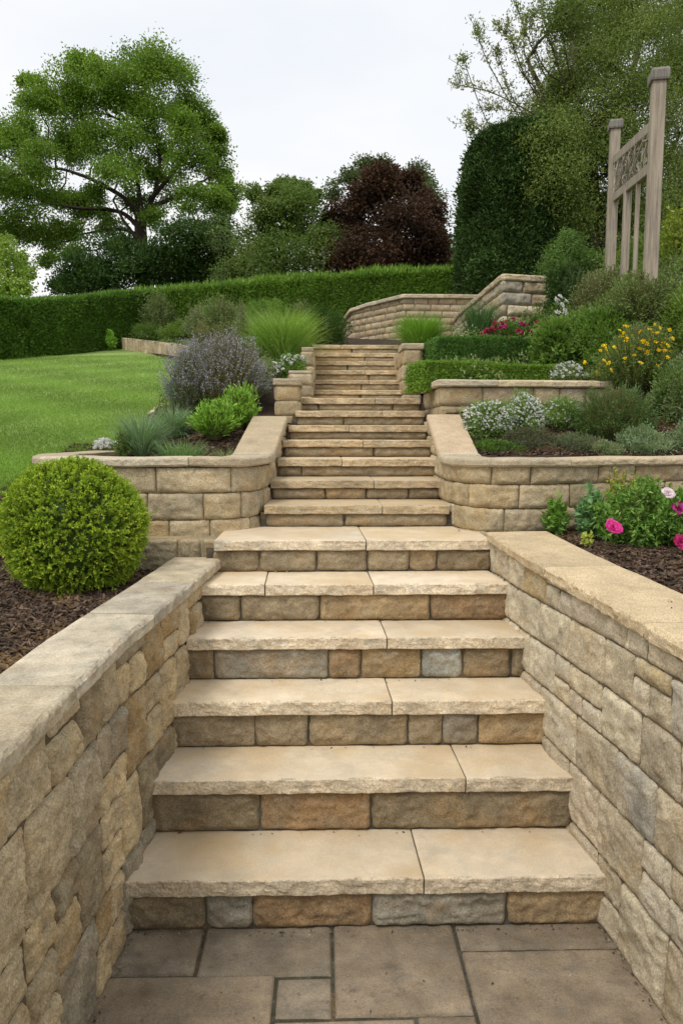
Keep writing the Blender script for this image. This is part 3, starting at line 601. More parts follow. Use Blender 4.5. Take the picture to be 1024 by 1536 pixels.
wall('wall_face', w3, W3p, -1, 0, W3p.len, 2.3, z3-.06, [.16]*8, (.16, .42), PAL_R+PAL_W, M['wall_right'], res=.018, depth=.02, rough=.022, amp=.010, gap=.004, rad=.018, irregular=True)
coping('coping', w3, W3p, -1, 0, W3p.len, z3, .25, .04, .07, PAL_C, M['coping_clean'], (.3, .55), du=.02, rough=.01, rnd=.02, rag=.012)
# lawn edging
ed = empty('edging_wall', (-2.6, 12, 3.0), 'low vertical stone edging where the lawn meets the shrub border', 'edging')
e = [at(184, 526, 14.6), at(215, 531, 13.9), at(250, 538, 13.0), at(284, 546, 12.2)]
EP = Path([(q[0], q[1]) for q in e]); zE = lambda U: np.interp(U, [0, EP.len], [plane_z(14.6)+.22, plane_z(12.2)+.24])
wall('wall_face', ed, EP, -1, 0, EP.len, 2.6, 3.6, [1.0], (.09, .16), [(.48, .38, .26), (.44, .34, .22), (.50, .42, .30)], M['wall'], res=.03, clamp=zE, depth=.02, rough=.01, amp=0)
coping('coping', ed, EP, -1, 0, EP.len, zE, .18, .01, .04, PAL_C, M['coping_clean'], (.3, .5), du=.05, rough=.004)
ep2 = [at(222, 618, 6.9), at(240, 603, 7.5), at(258, 590, 8.2)]
ed2 = empty('edging_wall', (ep2[1][0], ep2[1][1], ep2[1][2]-.1), 'short pale kerb of edging stone beside the lavender, at the lawn edge', 'edging')
EP2 = Path([(q[0], q[1]) for q in ep2]); coping('edging_stone', ed2, EP2, 1, 0, EP2.len, lambda U: np.interp(U, [0, EP2.len], [ep2[0][2], ep2[2][2]]), .12, .0, .2, PAL_C, M['coping_clean'], (.3, .45), du=.03, rough=.005)
#PLANTS
# ------------------------------------------------------------------ foliage helpers
def unit(v): return v/np.maximum(np.linalg.norm(v, axis=-1, keepdims=True), 1e-9)
def pal_mix(pal, n, jit=.12):
    p = np.array(pal); i = rs.randint(len(p), size=n); j = rs.randint(len(p), size=n); t = rs.rand(n, 1)*.5
    return (p[i]*(1-t)+p[j]*t)*rs.uniform(1-jit, 1+jit, (n, 1))
def leaf_quads(P, D, ln, wd, fold=.25):
    """diamond leaves: base P, direction D (unit), length ln, width wd"""
    n = len(P); R = unit(rs.normal(size=(n, 3))); S = unit(np.cross(D, R)); U = np.cross(S, D)
    ln = np.broadcast_to(ln, n)[:, None]; wd = np.broadcast_to(wd, n)[:, None]
    mid = P+D*ln*.5+U*fold*wd
    V = np.stack([P, mid+S*wd*.5, P+D*ln-U*ln*.12, mid-S*wd*.5], 1).reshape(-1, 3)
    return V, np.arange(4*n).reshape(n, 4)
def add_leaves(mb, P, D, ln, wd, pal, jit=.15, col=None):
    n = len(P)
    if n == 0: return
    V, Fq = leaf_quads(P, unit(D), ln*rs.uniform(.7, 1.25, n), wd*rs.uniform(.7, 1.25, n))
    c = pal_mix(pal, n, jit) if col is None else col
    mb.add(V, Fq, np.repeat(c, 4, 0))
def tube(mb, pts, rad, col, k=6):
    p = np.array(pts, float); n = len(p); r = np.broadcast_to(rad, n)
    t = unit(np.gradient(p, axis=0)); a = unit(np.cross(t, np.array([.31, .87, .2]))); b = np.cross(t, a)
    th_ = np.linspace(0, 2*np.pi, k, endpoint=False)
    V = p[:, None]+r[:, None, None]*(np.cos(th_)[None, :, None]*a[:, None]+np.sin(th_)[None, :, None]*b[:, None])
    f = grid_faces(n, k, close=False); e = (np.arange(n-1)*k)
    f = np.concatenate([f, np.stack([e+k-1, e, e+k, e+2*k-1], 1)]); mb.add(V.reshape(-1, 3), f, col)
def curve(a, b, sag=0, wob=0, n=7):
    a, b = np.array(a, float), np.array(b, float); t = np.linspace(0, 1, n)[:, None]; L_ = np.linalg.norm(b-a)
    c = a+(b-a)*t; c[:, 2] += sag*L_*4*(t[:, 0]*(1-t[:, 0]))
    if wob: w = rs.normal(0, wob*L_, (n, 3)); w[0] = w[-1] = 0; c += w
    return c
def sph(n): return unit(rs.normal(size=(n, 3)))
def lump(D, sd, f=2.2, a=.25): return 1+a*fbm(D*f+sd*3.1, 3, sd)
def dome_leaves(mb, c, r, n, ln, wd, pal, sd=0, clump=.12, nc=90, shell=(.6, 1.0), up=.5, zmin=-.35, lumpy=.28, pj=.15):
    """clumped leaves filling the outer part of a lumpy ellipsoid c, r=(rx,ry,rz)"""
    D = sph(nc*3); D = D[D[:, 2] > zmin][:nc]; nc = len(D); r = np.array(r, float)
    Q = D*(rs.uniform(shell[0]**2, shell[1]**2, (nc, 1))**.5)*lump(D, sd, a=lumpy)[:, None]
    i = rs.randint(nc, size=n); g = rs.normal(0, clump, (n, 3)); P = c+(Q[i]+g)*r
    dirn = unit(D[i]*.6+unit(g)*.8+np.array([0, 0, up])+rs.normal(0, .5, (n, 3)))
    cc = pal_mix(pal, nc, .1)[i]*.55+pal_mix(pal, n, pj)*.45
    add_leaves(mb, P, dirn, ln, wd, pal, col=cc)
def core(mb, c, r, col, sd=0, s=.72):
    """lumpy solid behind the leaves; its dark colour paints the inner shade"""
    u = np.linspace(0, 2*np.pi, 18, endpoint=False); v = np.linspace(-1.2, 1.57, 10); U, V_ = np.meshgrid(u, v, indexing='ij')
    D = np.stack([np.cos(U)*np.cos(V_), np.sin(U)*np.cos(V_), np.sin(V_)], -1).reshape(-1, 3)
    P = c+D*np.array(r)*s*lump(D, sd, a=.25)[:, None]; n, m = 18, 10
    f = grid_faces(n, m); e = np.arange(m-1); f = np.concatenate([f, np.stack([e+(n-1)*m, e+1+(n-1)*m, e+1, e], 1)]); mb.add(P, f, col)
def blades(mb, base, n, h, spread, wd, pal, bend=.5, rb=.05, seg=4, tilt=.25, hj=.3, az=None):
    """arching grass blades from a small base disc"""
    a = rs.uniform(0, 2*np.pi, n) if az is None else az; q = np.sqrt(rs.rand(n))*rb; tl = np.abs(rs.normal(0, tilt, n))+.05; H = h*rs.uniform(1-hj, 1.05, n)
    out = np.column_stack([np.cos(a), np.sin(a), np.zeros(n)]); a2 = a+rs.normal(0, .5, n)
    P0 = np.array(base)+np.column_stack([np.cos(a2)*q, np.sin(a2)*q, np.zeros(n)])
    sd = np.column_stack([-np.sin(a2+rs.normal(0, .6, n)), np.cos(a2), np.zeros(n)]); rows = []
    bd = bend*rs.uniform(.5, 1.4, n)
    for k in range(seg+1):
        t = k/seg; ang = tl+bd*t*t*1.6; 
        if k == 0: c = P0.copy()
        else: c = c+(out*np.sin(ang)[:, None]*spread+np.array([0, 0, 1])*np.cos(ang)[:, None])*(H/seg)[:, None]
        w_ = wd*(1-t)**.7+wd*.06; rows.append(c-sd*w_/2); rows.append(c+sd*w_/2)
    V = np.stack(rows, 1); m = 2*(seg+1); b = np.arange(n)[:, None]*m
    Fq = np.concatenate([b+np.array([2*k, 2*k+1, 2*k+3, 2*k+2]) for k in range(seg)])
    mb.add(V.reshape(-1, 3), Fq, np.repeat(pal_mix(pal, n, .18), m, 0)); return c
def sprigs(mb, base, r, h, ns, nl, ln, wd, pal, stem=(.10, .09, .05), sw=.003, tip=None, ntip=0, tipln=.01, tippal=None, fan=1.0, leafup=.6, tops=None, lumpy=.25, inner=.25):
    """ns stems rising from base into a dome of radius r=(rx,ry), height h, nl leaves on each"""
    a = rs.uniform(0, 2*np.pi, ns); q = np.sqrt(rs.rand(ns)); top = np.sqrt(np.maximum(0, 1-q**2*.85))
    D = np.column_stack([np.cos(a)*q, np.sin(a)*q, top]); lm = (lump(D, rs.randint(50), a=lumpy)*rs.uniform(.75, 1.05, ns))[:, None]
    P1 = np.array(base)+D*np.array([r[0], r[1], h])*lm; P0 = np.array(base)+np.column_stack([np.cos(a)*q*r[0]*inner, np.sin(a)*q*r[1]*inner, np.zeros(ns)])
    def pt(t):  # curved stem
        t = t[:, None]; return P0[ii]+(P1[ii]-P0[ii])*np.concatenate([t**1.25, t**1.25, t], 1)
    ii = np.repeat(np.arange(ns), 5); t = np.tile(np.linspace(0, 1, 5), ns); S = pt(t).reshape(ns, 5, 3)
    sdv = np.column_stack([-np.sin(a), np.cos(a), np.zeros(ns)])*sw
    V = np.stack([S-sdv[:, None], S+sdv[:, None]], 2).reshape(-1, 3); b = np.arange(ns)[:, None]*10
    Fq = np.concatenate([b+np.array([2*k, 2*k+1, 2*k+3, 2*k+2]) for k in range(4)]); mb.add(V, Fq, stem)
    n = ns*nl; ii = rs.randint(ns, size=n); t = rs.uniform(.15, 1, n)**.7; P = pt(t)
    dr = unit(P1-P0)[ii]; add_leaves(mb, P, dr*leafup+sph(n)*.8, ln, wd, pal)
    if ntip and tip is not None:
        m = ns*ntip; ii = rs.randint(ns, size=m); t = rs.uniform(.82, 1.06, m); P = pt(t); add_leaves(tip, P+rs.normal(0, .004, (m, 3)), sph(m)+[0, 0, .4], tipln, tipln*.7, tippal)
    return P1
# palettes
G_LIME = [(.16, .24, .02), (.22, .30, .03), (.10, .18, .015), (.28, .34, .05)]
G_MID = [(.075, .145, .025), (.105, .185, .035), (.055, .11, .02), (.135, .215, .05)]
G_DARK = [(.025, .06, .012), (.035, .08, .018), (.02, .045, .01), (.05, .10, .02)]
G_GREY = [(.14, .19, .10), (.18, .22, .13), (.10, .14, .08), (.21, .24, .16)]
G_BLUE = [(.12, .20, .12), (.16, .25, .17), (.09, .15, .09), (.20, .28, .20)]
G_BRIGHT = [(.12, .26, .03), (.17, .33, .05), (.09, .19, .02), (.24, .38, .08)]
G_OLIVE = [(.11, .16, .035), (.145, .20, .05), (.08, .12, .025), (.17, .215, .065)]
LAV = [(.42, .41, .50), (.50, .49, .60), (.34, .33, .40), (.44, .40, .44)]
WHITE = [(.80, .80, .76), (.72, .74, .70), (.85, .84, .82)]
def plant_base(x, y, Y): 
    p = at(x, y, Y); return p
def px(v, Y): return v/F*Y

# ------------------------------------------------------------------ the clipped round bush
bc = at(112, 795, 3.42); br_ = px(106, 3.42)
ball = empty('round_bush', (bc[0], bc[1], .96), 'clipped round yellow-green bush in the mulch beside the left wall', 'bush')
mb = MB(); core(mb, bc, (br_,)*3, (.03, .055, .01), 1, .84)  # core colour painted dark for the shade inside the bush
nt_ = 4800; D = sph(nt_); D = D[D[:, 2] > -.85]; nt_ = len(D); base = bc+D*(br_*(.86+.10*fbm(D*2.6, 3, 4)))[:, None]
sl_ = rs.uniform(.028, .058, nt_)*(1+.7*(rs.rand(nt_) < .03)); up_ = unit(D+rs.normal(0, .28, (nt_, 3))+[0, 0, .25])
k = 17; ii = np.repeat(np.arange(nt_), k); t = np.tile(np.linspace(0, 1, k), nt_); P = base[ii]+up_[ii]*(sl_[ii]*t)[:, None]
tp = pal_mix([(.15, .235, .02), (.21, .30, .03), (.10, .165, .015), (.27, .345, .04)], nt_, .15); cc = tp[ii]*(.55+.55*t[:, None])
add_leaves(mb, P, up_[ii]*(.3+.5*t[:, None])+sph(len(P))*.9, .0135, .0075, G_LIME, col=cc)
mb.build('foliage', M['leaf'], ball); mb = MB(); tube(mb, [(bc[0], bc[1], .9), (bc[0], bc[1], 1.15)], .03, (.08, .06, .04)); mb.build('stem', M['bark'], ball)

# ------------------------------------------------------------------ generic shrubs
def shrub(name, label, cat, x, yb, Y, wpx, hpx, style='dome', pal=G_MID, n=6000, ln=.03, wd=.015, group=None, m='leaf', flowers=None, fl_n=0, fl_s=.012, fl_name='flowers', depth=1.0, **kw):
    b = at(x, yb, Y); rx = px(wpx, Y)/2; h = px(hpx, Y); zg = zground(b[0], b[1]+.05)
    zb = min(b[2], zg+.02)-.02; h = b[2]+h-zb
    b = np.array([b[0], b[1], zb]); t = empty(name, b, label, cat, group); mb = MB(); fm = MB(); tops = None
    if style == 'dome':
        r = (rx*.92, rx*.92*depth, h*.5); c = b+[0, 0, h*.5]
        core(mb, c, r, np.mean(pal, 0)*.6, int(x), kw.get('core', .62)); dome_leaves(mb, c, r, n, ln, wd, pal, int(x), clump=kw.get('clump', .13), nc=kw.get('nc', 110), lumpy=kw.get('lumpy', .3), up=kw.get('up', .4), zmin=-.9)  # core gets a darkened leaf colour, standing in for inner shade
        if flowers is not None:
            D = sph(fl_n*4); D = D[(D[:, 2] > -.2) & (D[:, 1] < .5)][:fl_n]; tops = c+D*np.array(r)*rs.uniform(.9, 1.12, (len(D), 1))*lump(D, int(x), a=.3)[:, None]
    elif style == 'blades':
        blades(mb, b, n, h*kw.get('stretch', 1.25), kw.get('spread', 1.0), wd, pal, bend=kw.get('bend', .6), rb=rx*kw.get('rb', .3), tilt=kw.get('tilt', .3), seg=5)
    elif style == 'sprigs':
        ns = kw.get('ns', 160); P1 = sprigs(mb, b, (rx, rx*depth), h, ns, max(1, n//ns), ln, wd, pal, stem=kw.get('stem', (.10, .10, .05)), tip=fm if kw.get('tippal') else None, ntip=kw.get('ntip', 0), tipln=kw.get('tipln', .01), tippal=kw.get('tippal'), inner=kw.get('inner', .25), leafup=kw.get('leafup', .6))
        if flowers is not None: tops = P1[rs.permutation(len(P1))[:fl_n]]
    mb.build('foliage', M[m], t)
    if fm.n: fm.build('flower_spikes', M['petal'], t)
    if flowers is not None and tops is not None and len(tops):
        fb = MB(); nf = len(tops); k = 6
        nrm_ = unit(np.array([0, -.7, .7])+rs.normal(0, .5, (nf, 3))); ii = np.repeat(np.arange(nf), k); an = np.tile(np.arange(k)*2*np.pi/k, nf)
        A = unit(np.cross(nrm_, [.3, .1, .9])); B = np.cross(nrm_, A)
        d = A[ii]*np.cos(an)[:, None]+B[ii]*np.sin(an)[:, None]+nrm_[ii]*.25
        order = np.argsort(tops[:, 1]); tops = tops[order]; nrm_ = nrm_[order]; d = d.reshape(nf, k, 3)[order]; hc = pal_mix(flowers, nf, .1)
        for j in range(min(nf, 100)):
            fb = MB(); add_leaves(fb, np.repeat(tops[j:j+1]+nrm_[j]*.01, k, 0), d[j], fl_s, fl_s*.75, flowers, col=hc[j]*rs.uniform(.9, 1.08, (k, 1))); add_leaves(fb, np.repeat(tops[j:j+1]+nrm_[j]*.012, k, 0), d[j]*.6+nrm_[j]*.6+rs.normal(0, .2, (k, 3)), fl_s*.6, fl_s*.5, flowers, col=hc[j]*rs.uniform(.85, 1.05, (k, 1))); fb.build('flower', M['petal'], t)
        if nf > 100:
            fb = MB(); m_ = nf-100; add_leaves(fb, np.repeat(tops[100:]+nrm_[100:]*.01, k, 0), d[100:].reshape(-1, 3), fl_s, fl_s*.75, flowers, .08); tag(fb.build('small_flowers', M['petal'], t), kind='stuff')
    return t
# --- left planter
shrub('lavender', 'large grey-lilac lavender mound left of the steps above the sloping coping', 'shrub', 330, 622, 6.2, 176, 112, 'sprigs', G_GREY+[(.20, .18, .15)], 22000, .022, .0035, ns=1500, tippal=LAV, ntip=9, tipln=.013, inner=.45, depth=1.0)
shrub('lavender', 'silvery blue small-leaved bush at the left foot of the large lavender', 'shrub', 278, 628, 6.0, 62, 92, 'sprigs', G_BLUE, 6000, .014, .007, ns=420, tippal=[(.30, .34, .38), (.24, .28, .32)], ntip=6, tipln=.011)
shrub('green_plant', 'bright green leafy clump in front of the lavender, the lower left of two', 'plant', 322, 655, 5.2, 76, 54, 'sprigs', G_BRIGHT, 5200, .040, .008, ns=300, leafup=1.2)
shrub('green_plant', 'bright green leafy clump beside the sloping coping, the upper right of two', 'plant', 358, 642, 5.5, 64, 62, 'sprigs', G_BRIGHT, 5200, .038, .008, ns=300, leafup=1.2)
shrub('grass_tuft', 'blue-green grass tuft at the left end of the curved planter', 'grass tuft', 213, 667, 5.05, 70, 50, 'blades', G_BLUE, 900, wd=.0055, tilt=.45, bend=.5, rb=.3, stretch=1.15)
shrub('grass_tuft', 'small blue-green grass tuft between the first tuft and the bright clumps', 'grass tuft', 262, 646, 5.6, 46, 40, 'blades', G_BLUE, 700, wd=.006, tilt=.5, bend=.6, rb=.3, stretch=1.15)
shrub('grass_tuft', 'flat spreading grey-green grass at the planter\'s front rim', 'grass tuft', 272, 687, 4.62, 96, 24, 'blades', G_BLUE+G_MID, 600, wd=.005, tilt=.9, bend=.5, rb=.55, stretch=1.4)
shrub('grass_tuft', 'tiny pale yellow-green tuft beside the foot of the left sloping coping', 'grass tuft', 340, 686, 4.6, 44, 10, 'blades', G_GREY+G_OLIVE, 260, wd=.004, tilt=1.0, bend=.5, rb=.6, stretch=1.5)
shrub('green_plant', 'small green weed at the far left edge of the curved planter', 'plant', 183, 668, 4.95, 26, 26, 'sprigs', G_MID, 500, .02, .01, ns=40)
shrub('white_flowers', 'patch of small white flowers at the lawn corner of the planter', 'flowers', 160, 668, 5.55, 34, 7, 'dome', G_GREY, 400, .012, .006, flowers=WHITE, fl_n=90, fl_s=.014)
shrub('fountain_grass', 'big bright green fountain grass left of the topmost steps', 'ornamental grass', 424, 546, 7.5, 108, 76, 'blades', [(.14, .26, .05), (.20, .32, .08), (.10, .19, .04), (.28, .36, .14)], 2600, wd=.0065, tilt=.38, bend=.55, rb=.3, stretch=1.22)
shrub('fountain_grass', 'paler loose fountain grass behind the big one', 'ornamental grass', 392, 535, 8.3, 62, 62, 'blades', G_GREY+[(.2, .28, .1)], 900, wd=.006, tilt=.3, bend=.4, rb=.4, stretch=1.2)
shrub('white_flowers', 'white flowering plant on the pier left of the topmost steps', 'flowers', 438, 560, 6.75, 48, 26, 'dome', G_MID, 2600, .02, .011, flowers=WHITE, fl_n=26, fl_s=.026)
shrub('ground_cover', 'low olive shrub in front of the fountain grass', 'shrub', 395, 568, 6.9, 66, 28, 'dome', G_OLIVE+G_GREY, 4200, .016, .008, nc=90)
shrub('conifer', 'slim upright grey-green conifer behind the lavender', 'conifer', 363, 532, 8.0, 26, 74, 'sprigs', G_GREY, 3600, .024, .006, ns=150, leafup=1.6, inner=.6)
shrub('sage_bush', 'yellow-green sage bush behind the lavender on the left', 'shrub', 312, 532, 7.8, 76, 46, 'sprigs', [(.17, .20, .08), (.22, .24, .10), (.13, .15, .06)], 7000, .02, .006, ns=500)
shrub('sage_bush', 'small grey twiggy sage between conifer and yellow-green bush', 'shrub', 340, 522, 8.6, 60, 40, 'sprigs', G_GREY, 4500, .02, .006, ns=380)
shrub('shrub', 'dark green rounded shrub below the hedge, left of the curved wall', 'shrub', 486, 522, 9.4, 74, 58, 'dome', G_DARK+G_MID[:1], 9000, .028, .012)
shrub('shrub', 'grey-green spreading shrub against the hedge behind the lavender', 'shrub', 335, 510, 11.0, 84, 66, 'sprigs', G_GREY+G_MID, 8000, .04, .012, ns=420)
shrub('shrub', 'mid green low shrub at the left end of the edging stones', 'shrub', 226, 520, 15.0, 64, 34, 'dome', G_MID+G_GREY[:1], 6000, .04, .018)
shrub('shrub', 'green low shrub above the middle of the edging stones', 'shrub', 272, 520, 14.2, 60, 34, 'dome', G_MID+G_OLIVE, 6000, .04, .018)
shrub('shrub', 'taller twiggy shrub in front of where the two hedges meet', 'shrub', 238, 505, 15.2, 70, 66, 'sprigs', G_MID+G_GREY, 8000, .045, .014, ns=300)
shrub('shrub', 'grey twiggy shrub between the hedge and the conifer', 'shrub', 300, 504, 13.2, 60, 50, 'sprigs', G_GREY, 6000, .04, .012, ns=300)
shrub('green_plant', 'single bright green sprig growing in front of the dark hedge', 'plant', 168, 524, 14.3, 16, 30, 'sprigs', G_BRIGHT, 400, .07, .04, ns=20)
shrub('shrub', 'green shrub between fountain grass and hedge', 'shrub', 400, 498, 9.8, 80, 46, 'dome', G_MID, 8000, .03, .013)
shrub('shrub', 'pale wispy shrub behind the fountain grass', 'shrub', 452, 500, 9.9, 50, 46, 'sprigs', G_GREY+G_MID, 4500, .035, .008, ns=260)

def cover(label, n, x0, x1, y0, y1, zf, pal, keep, ln=.035, wd=.014, hgt=.10):
    X = rs.uniform(x0, x1, n); Y = rs.uniform(y0, y1, n); k = keep(X, Y); X, Y = X[k], Y[k]; n = len(X)
    hh = hgt*(.5+.8*np.clip(fbm(np.column_stack([X*1.6, Y*1.6, X*0]), 3, 6)+.3, 0, 1))*rs.uniform(.1, 1, n)
    mb = MB(); add_leaves(mb, np.column_stack([X, Y, zf(X, Y)+hh]), sph(n)+[0, 0, .6], ln, wd, pal, col=pal_mix(pal, n, .2)*(1+.4*fbm(np.column_stack([X*1.2, Y*1.2, X*0]), 3, 2))[:, None])
    tag(mb.build('ground_cover', M['leaf']), label, 'ground cover', kind='stuff')
cover('low green ground cover between the shrubs on the right bank', 95000, .95, 5.5, 5.55, 10.5, zR, G_MID+G_OLIVE+G_GREY, lambda X, Y: ~((X < 2.1) & (Y > 7.6) & (X < 1.9)) & (Y > 5.5+.12*(X-.9)) & (X > 1.0+.25*(Y > 6.6)), hgt=.24)
cover('low grey-green ground cover between the shrubs on the left bank', 70000, -4.2, -.2, 6.4, 14.5, bedL_z, G_MID+G_GREY+G_OLIVE, lambda X, Y: (X > lawn_x(Y)+.12) & (X < np.interp(Y, [6, 6.9, 8, 14], [-.5, -.45, -.35, -.3])), ln=.04, hgt=.16)
# --- right terraces
shrub('green_tuft', 'fine bright green tuft behind the right pier of the topmost flight', 'grass tuft', 630, 520, 8.0, 66, 48, 'blades', [(.12, .25, .04), (.18, .32, .06), (.09, .17, .03)], 2200, wd=.006, tilt=.5, bend=.5, rb=.45, stretch=1.15)
shrub('green_tuft', 'dark upright grass tuft in front of the tall pale wall', 'grass tuft', 718, 512, 7.5, 34, 58, 'blades', [(.05, .12, .04), (.08, .16, .06), (.04, .08, .03)], 700, wd=.007, tilt=.16, bend=.2, rb=.55, stretch=1.05)
MAG = [(.55, .015, .16), (.42, .01, .10), (.65, .05, .25), (.35, .01, .07)]
shrub('flowering_shrub', 'low shrub with deep magenta flowers beside the upright dark tuft', 'flowers', 762, 516, 7.1, 74, 32, 'dome', G_MID+G_DARK, 4200, .026, .014, flowers=MAG, fl_n=46, fl_s=.034)
shrub('flowering_shrub', 'small dark red flowered shrub right of the magenta one', 'flowers', 806, 512, 7.2, 34, 34, 'dome', G_MID+G_DARK, 2600, .026, .014, flowers=MAG[:2], fl_n=10, fl_s=.03)
def box_hedge(name, label, cat, pts, wd, zb, ztp, pal, n, ln, lw, top_tuft=.03, group=None, corec=None, mt='leaf'):
    """clipped hedge following plan points, leaves over its faces and a solid core painted darker as inner shade"""
    P = Path(pts); t = empty(name, (*P.pos(P.len/2), zb(P.len/2) if callable(zb) else zb), label, cat, group)
    zb = zb if callable(zb) else (lambda u, a=zb: np.full_like(np.asarray(u, float), a)); ztp = ztp if callable(ztp) else (lambda u, a=ztp: np.full_like(np.asarray(u, float), a))
    mb = MB(); m = 60; U = np.linspace(0, P.len, m); q = P.pos(U); nn = P.nrm(U, 1)
    ring = []
    for (a, b) in ((-.42, 0), (-.44, .5), (-.40, .93), (0, .95), (.40, .93), (.44, .5), (.42, 0)):
        ring.append(np.column_stack([q+nn*a*wd, zb(U)+(ztp(U)-zb(U))*b]))
    R = np.stack(ring, 1)+.03*wd*rs.normal(size=(m, 7, 3)); mb.add(R.reshape(-1, 3), [grid_faces(m, 7), np.arange(7)[None], (np.arange(7)+(m-1)*7)[None]], np.mean(pal, 0)*.6 if corec is None else corec)  # solid core: mean leaf colour darkened to paint shade between the leaves
    H = float(np.mean(ztp(U)-zb(U))); per = wd+2*H; s = rs.uniform(0, per, n); u = rs.uniform(0, P.len, n)
    a = np.where(s < H, -.5*wd, np.where(s < H+wd, s-H-.5*wd, .5*wd)); f = np.where(s < H, s/H, np.where(s < H+wd, 1.0, (per-s)/H))
    on = (s >= H) & (s < H+wd)
    lm = .09*fbm(np.column_stack([u*2.2, a*3, f*2.5]), 4, 5)+rs.normal(0, .012, n)
    out = np.column_stack([P.nrm(u, 1)*np.sign(a)[:, None], np.zeros(n)])*(~on)[:, None]+np.array([0, 0, 1])*on[:, None]
    c = np.column_stack([P.pos(u)+P.nrm(u, 1)*a[:, None], zb(u)+(ztp(u)-zb(u))*f])+out*lm[:, None]*min(1, wd*1.2)-out*.01
    D = out*.7+sph(n)*.8+np.array([0, 0, .5]); cl = pal_mix(pal, n, .15)*(1+.3*fbm(c*4, 3, 9))[:, None]
    add_leaves(mb, c, D, ln, lw, pal, col=cl)
    k = max(60, int(n*wd*H/(P.len*per)*1.3))
    for e_ in (0.0, P.len):
        a = rs.uniform(-.5, .5, k)*wd; f2 = rs.rand(k); tn = P.tan(np.array([e_]))[0]*(1 if e_ else -1); o3 = np.array([tn[0], tn[1], 0])
        ue = np.full(k, e_); c = np.column_stack([P.pos(ue)+P.nrm(ue, 1)*a[:, None], zb(ue)+(ztp(ue)-zb(ue))*f2])+o3*rs.normal(.01, .015, (k, 1)); add_leaves(mb, c, o3*.7+sph(k)*.8, ln, lw, pal)
    if top_tuft:
        k = n//3; u = rs.uniform(0, P.len, k); a = rs.uniform(-.5, .5, k)*wd
        c = np.column_stack([P.pos(u)+P.nrm(u, 1)*a[:, None], ztp(u)-.01+0*u]); ht = top_tuft*rs.uniform(.3, 1, k)*(1+.6*fbm(np.column_stack([u*2, a, a]), 2, 3))
        add_leaves(mb, c, np.array([0, 0, 1.])+rs.normal(0, .25, (k, 3)), ht, lw*.6, pal, col=pal_mix(pal, k, .15)*1.15)
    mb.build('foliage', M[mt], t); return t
hA = [at(626, 572, 5.75), at(740, 570, 5.95), at(868, 568, 6.2)]
box_hedge('low_hedge', 'low clipped green hedge directly above the terrace wall coping, nearer of two', 'hedge', [p[:2] for p in hA], .34, 2.0, float(at(740, 546, 5.8)[2]), [(.11, .20, .03), (.15, .25, .04), (.08, .15, .02)], 17000, .022, .011, .02)
hB = [at(648, 545, 6.75), at(730, 545, 6.8), at(812, 543, 6.9)]
box_hedge('low_hedge', 'low dark green clipped hedge behind the nearer one, below the magenta flowers', 'hedge', [p[:2] for p in hB], .5, 2.15, float(at(730, 512, 6.8)[2]), [(.06, .14, .03), (.09, .18, .04), (.045, .10, .02)], 17000, .022, .010, .035)
shrub('white_flowers', 'small white flowers at the right end of the nearer low hedge', 'flowers', 850, 572, 5.85, 52, 26, 'dome', G_MID+G_GREY, 2600, .018, .008, flowers=WHITE, fl_n=60, fl_s=.016)
shrub('leafy_plant', 'broad-leaved green plant at the right end of the low hedges', 'plant', 842, 562, 6.3, 90, 78, 'dome', G_MID+[(.13, .2, .07)], 4200, .06, .03)
shrub('white_flowers', 'green bush dotted with white blooms below the dark ivy', 'flowers', 868, 545, 6.5, 74, 70, 'dome', G_MID+G_GREY, 5000, .035, .016, flowers=WHITE, fl_n=34, fl_s=.03)
YEL = [(.95, .70, .02), (.97, .78, .05), (.92, .62, .01)]
shrub('daisy_bush', 'large feathery green bush topped with golden yellow daisies', 'flowering bush', 950, 590, 5.5, 150, 98, 'sprigs', [(.11, .18, .05), (.14, .22, .07), (.08, .14, .04)], 24000, .028, .005, ns=700, flowers=YEL, fl_n=100, fl_s=.020)
shrub('shrub', 'grey-green feathery bush on the bank left of the timber posts', 'shrub', 888, 500, 7.2, 84, 92, 'sprigs', [(.17, .21, .10), (.20, .24, .13), (.13, .17, .07)], 12000, .03, .006, ns=800)
shrub('shrub', 'green bush at the foot of the nearest timber post', 'shrub', 965, 500, 6.0, 130, 86, 'sprigs', [(.11, .16, .06), (.15, .20, .08), (.08, .12, .04)], 16000, .034, .008, ns=600)
shrub('shrub', 'green bush filling the right edge below the timber posts', 'shrub', 1040, 560, 5.6, 110, 120, 'dome', G_MID+G_OLIVE, 9000, .035, .014)
shrub('shrub', 'tall yellow-green bush at the right edge behind the nearest post', 'shrub', 1035, 450, 6.9, 110, 150, 'sprigs', [(.18, .24, .04), (.24, .30, .06), (.13, .18, .03)], 9000, .05, .02, ns=260)
shrub('shrub', 'dark ivy-like shrub against the right end of the tall pale wall', 'shrub', 845, 480, 7.55, 58, 78, 'dome', G_DARK+G_GREY[2:3], 7000, .03, .016)
shrub('white_flowers', 'tall stalks of white flowers between the pale wall and the bank', 'flowers', 838, 492, 7.15, 34, 44, 'sprigs', G_MID, 1200, .03, .012, ns=60, flowers=WHITE, fl_n=14, fl_s=.035)
shrub('shrub', 'dense green bush between the daisies and the feathery plant', 'shrub', 905, 560, 6.0, 96, 90, 'dome', G_MID, 8000, .035, .014)
shrub('feathery_bush', 'soft dark green feathery bush in the middle of the terrace bed', 'shrub', 918, 668, 4.95, 140, 92, 'sprigs', [(.06, .14, .04), (.09, .18, .06), (.045, .10, .03)], 22000, .03, .0035, ns=1300)
shrub('shrub', 'green bush at the right edge above the rosemary', 'shrub', 1010, 650, 5.1, 70, 100, 'dome', G_MID+G_GREY, 6000, .03, .012)
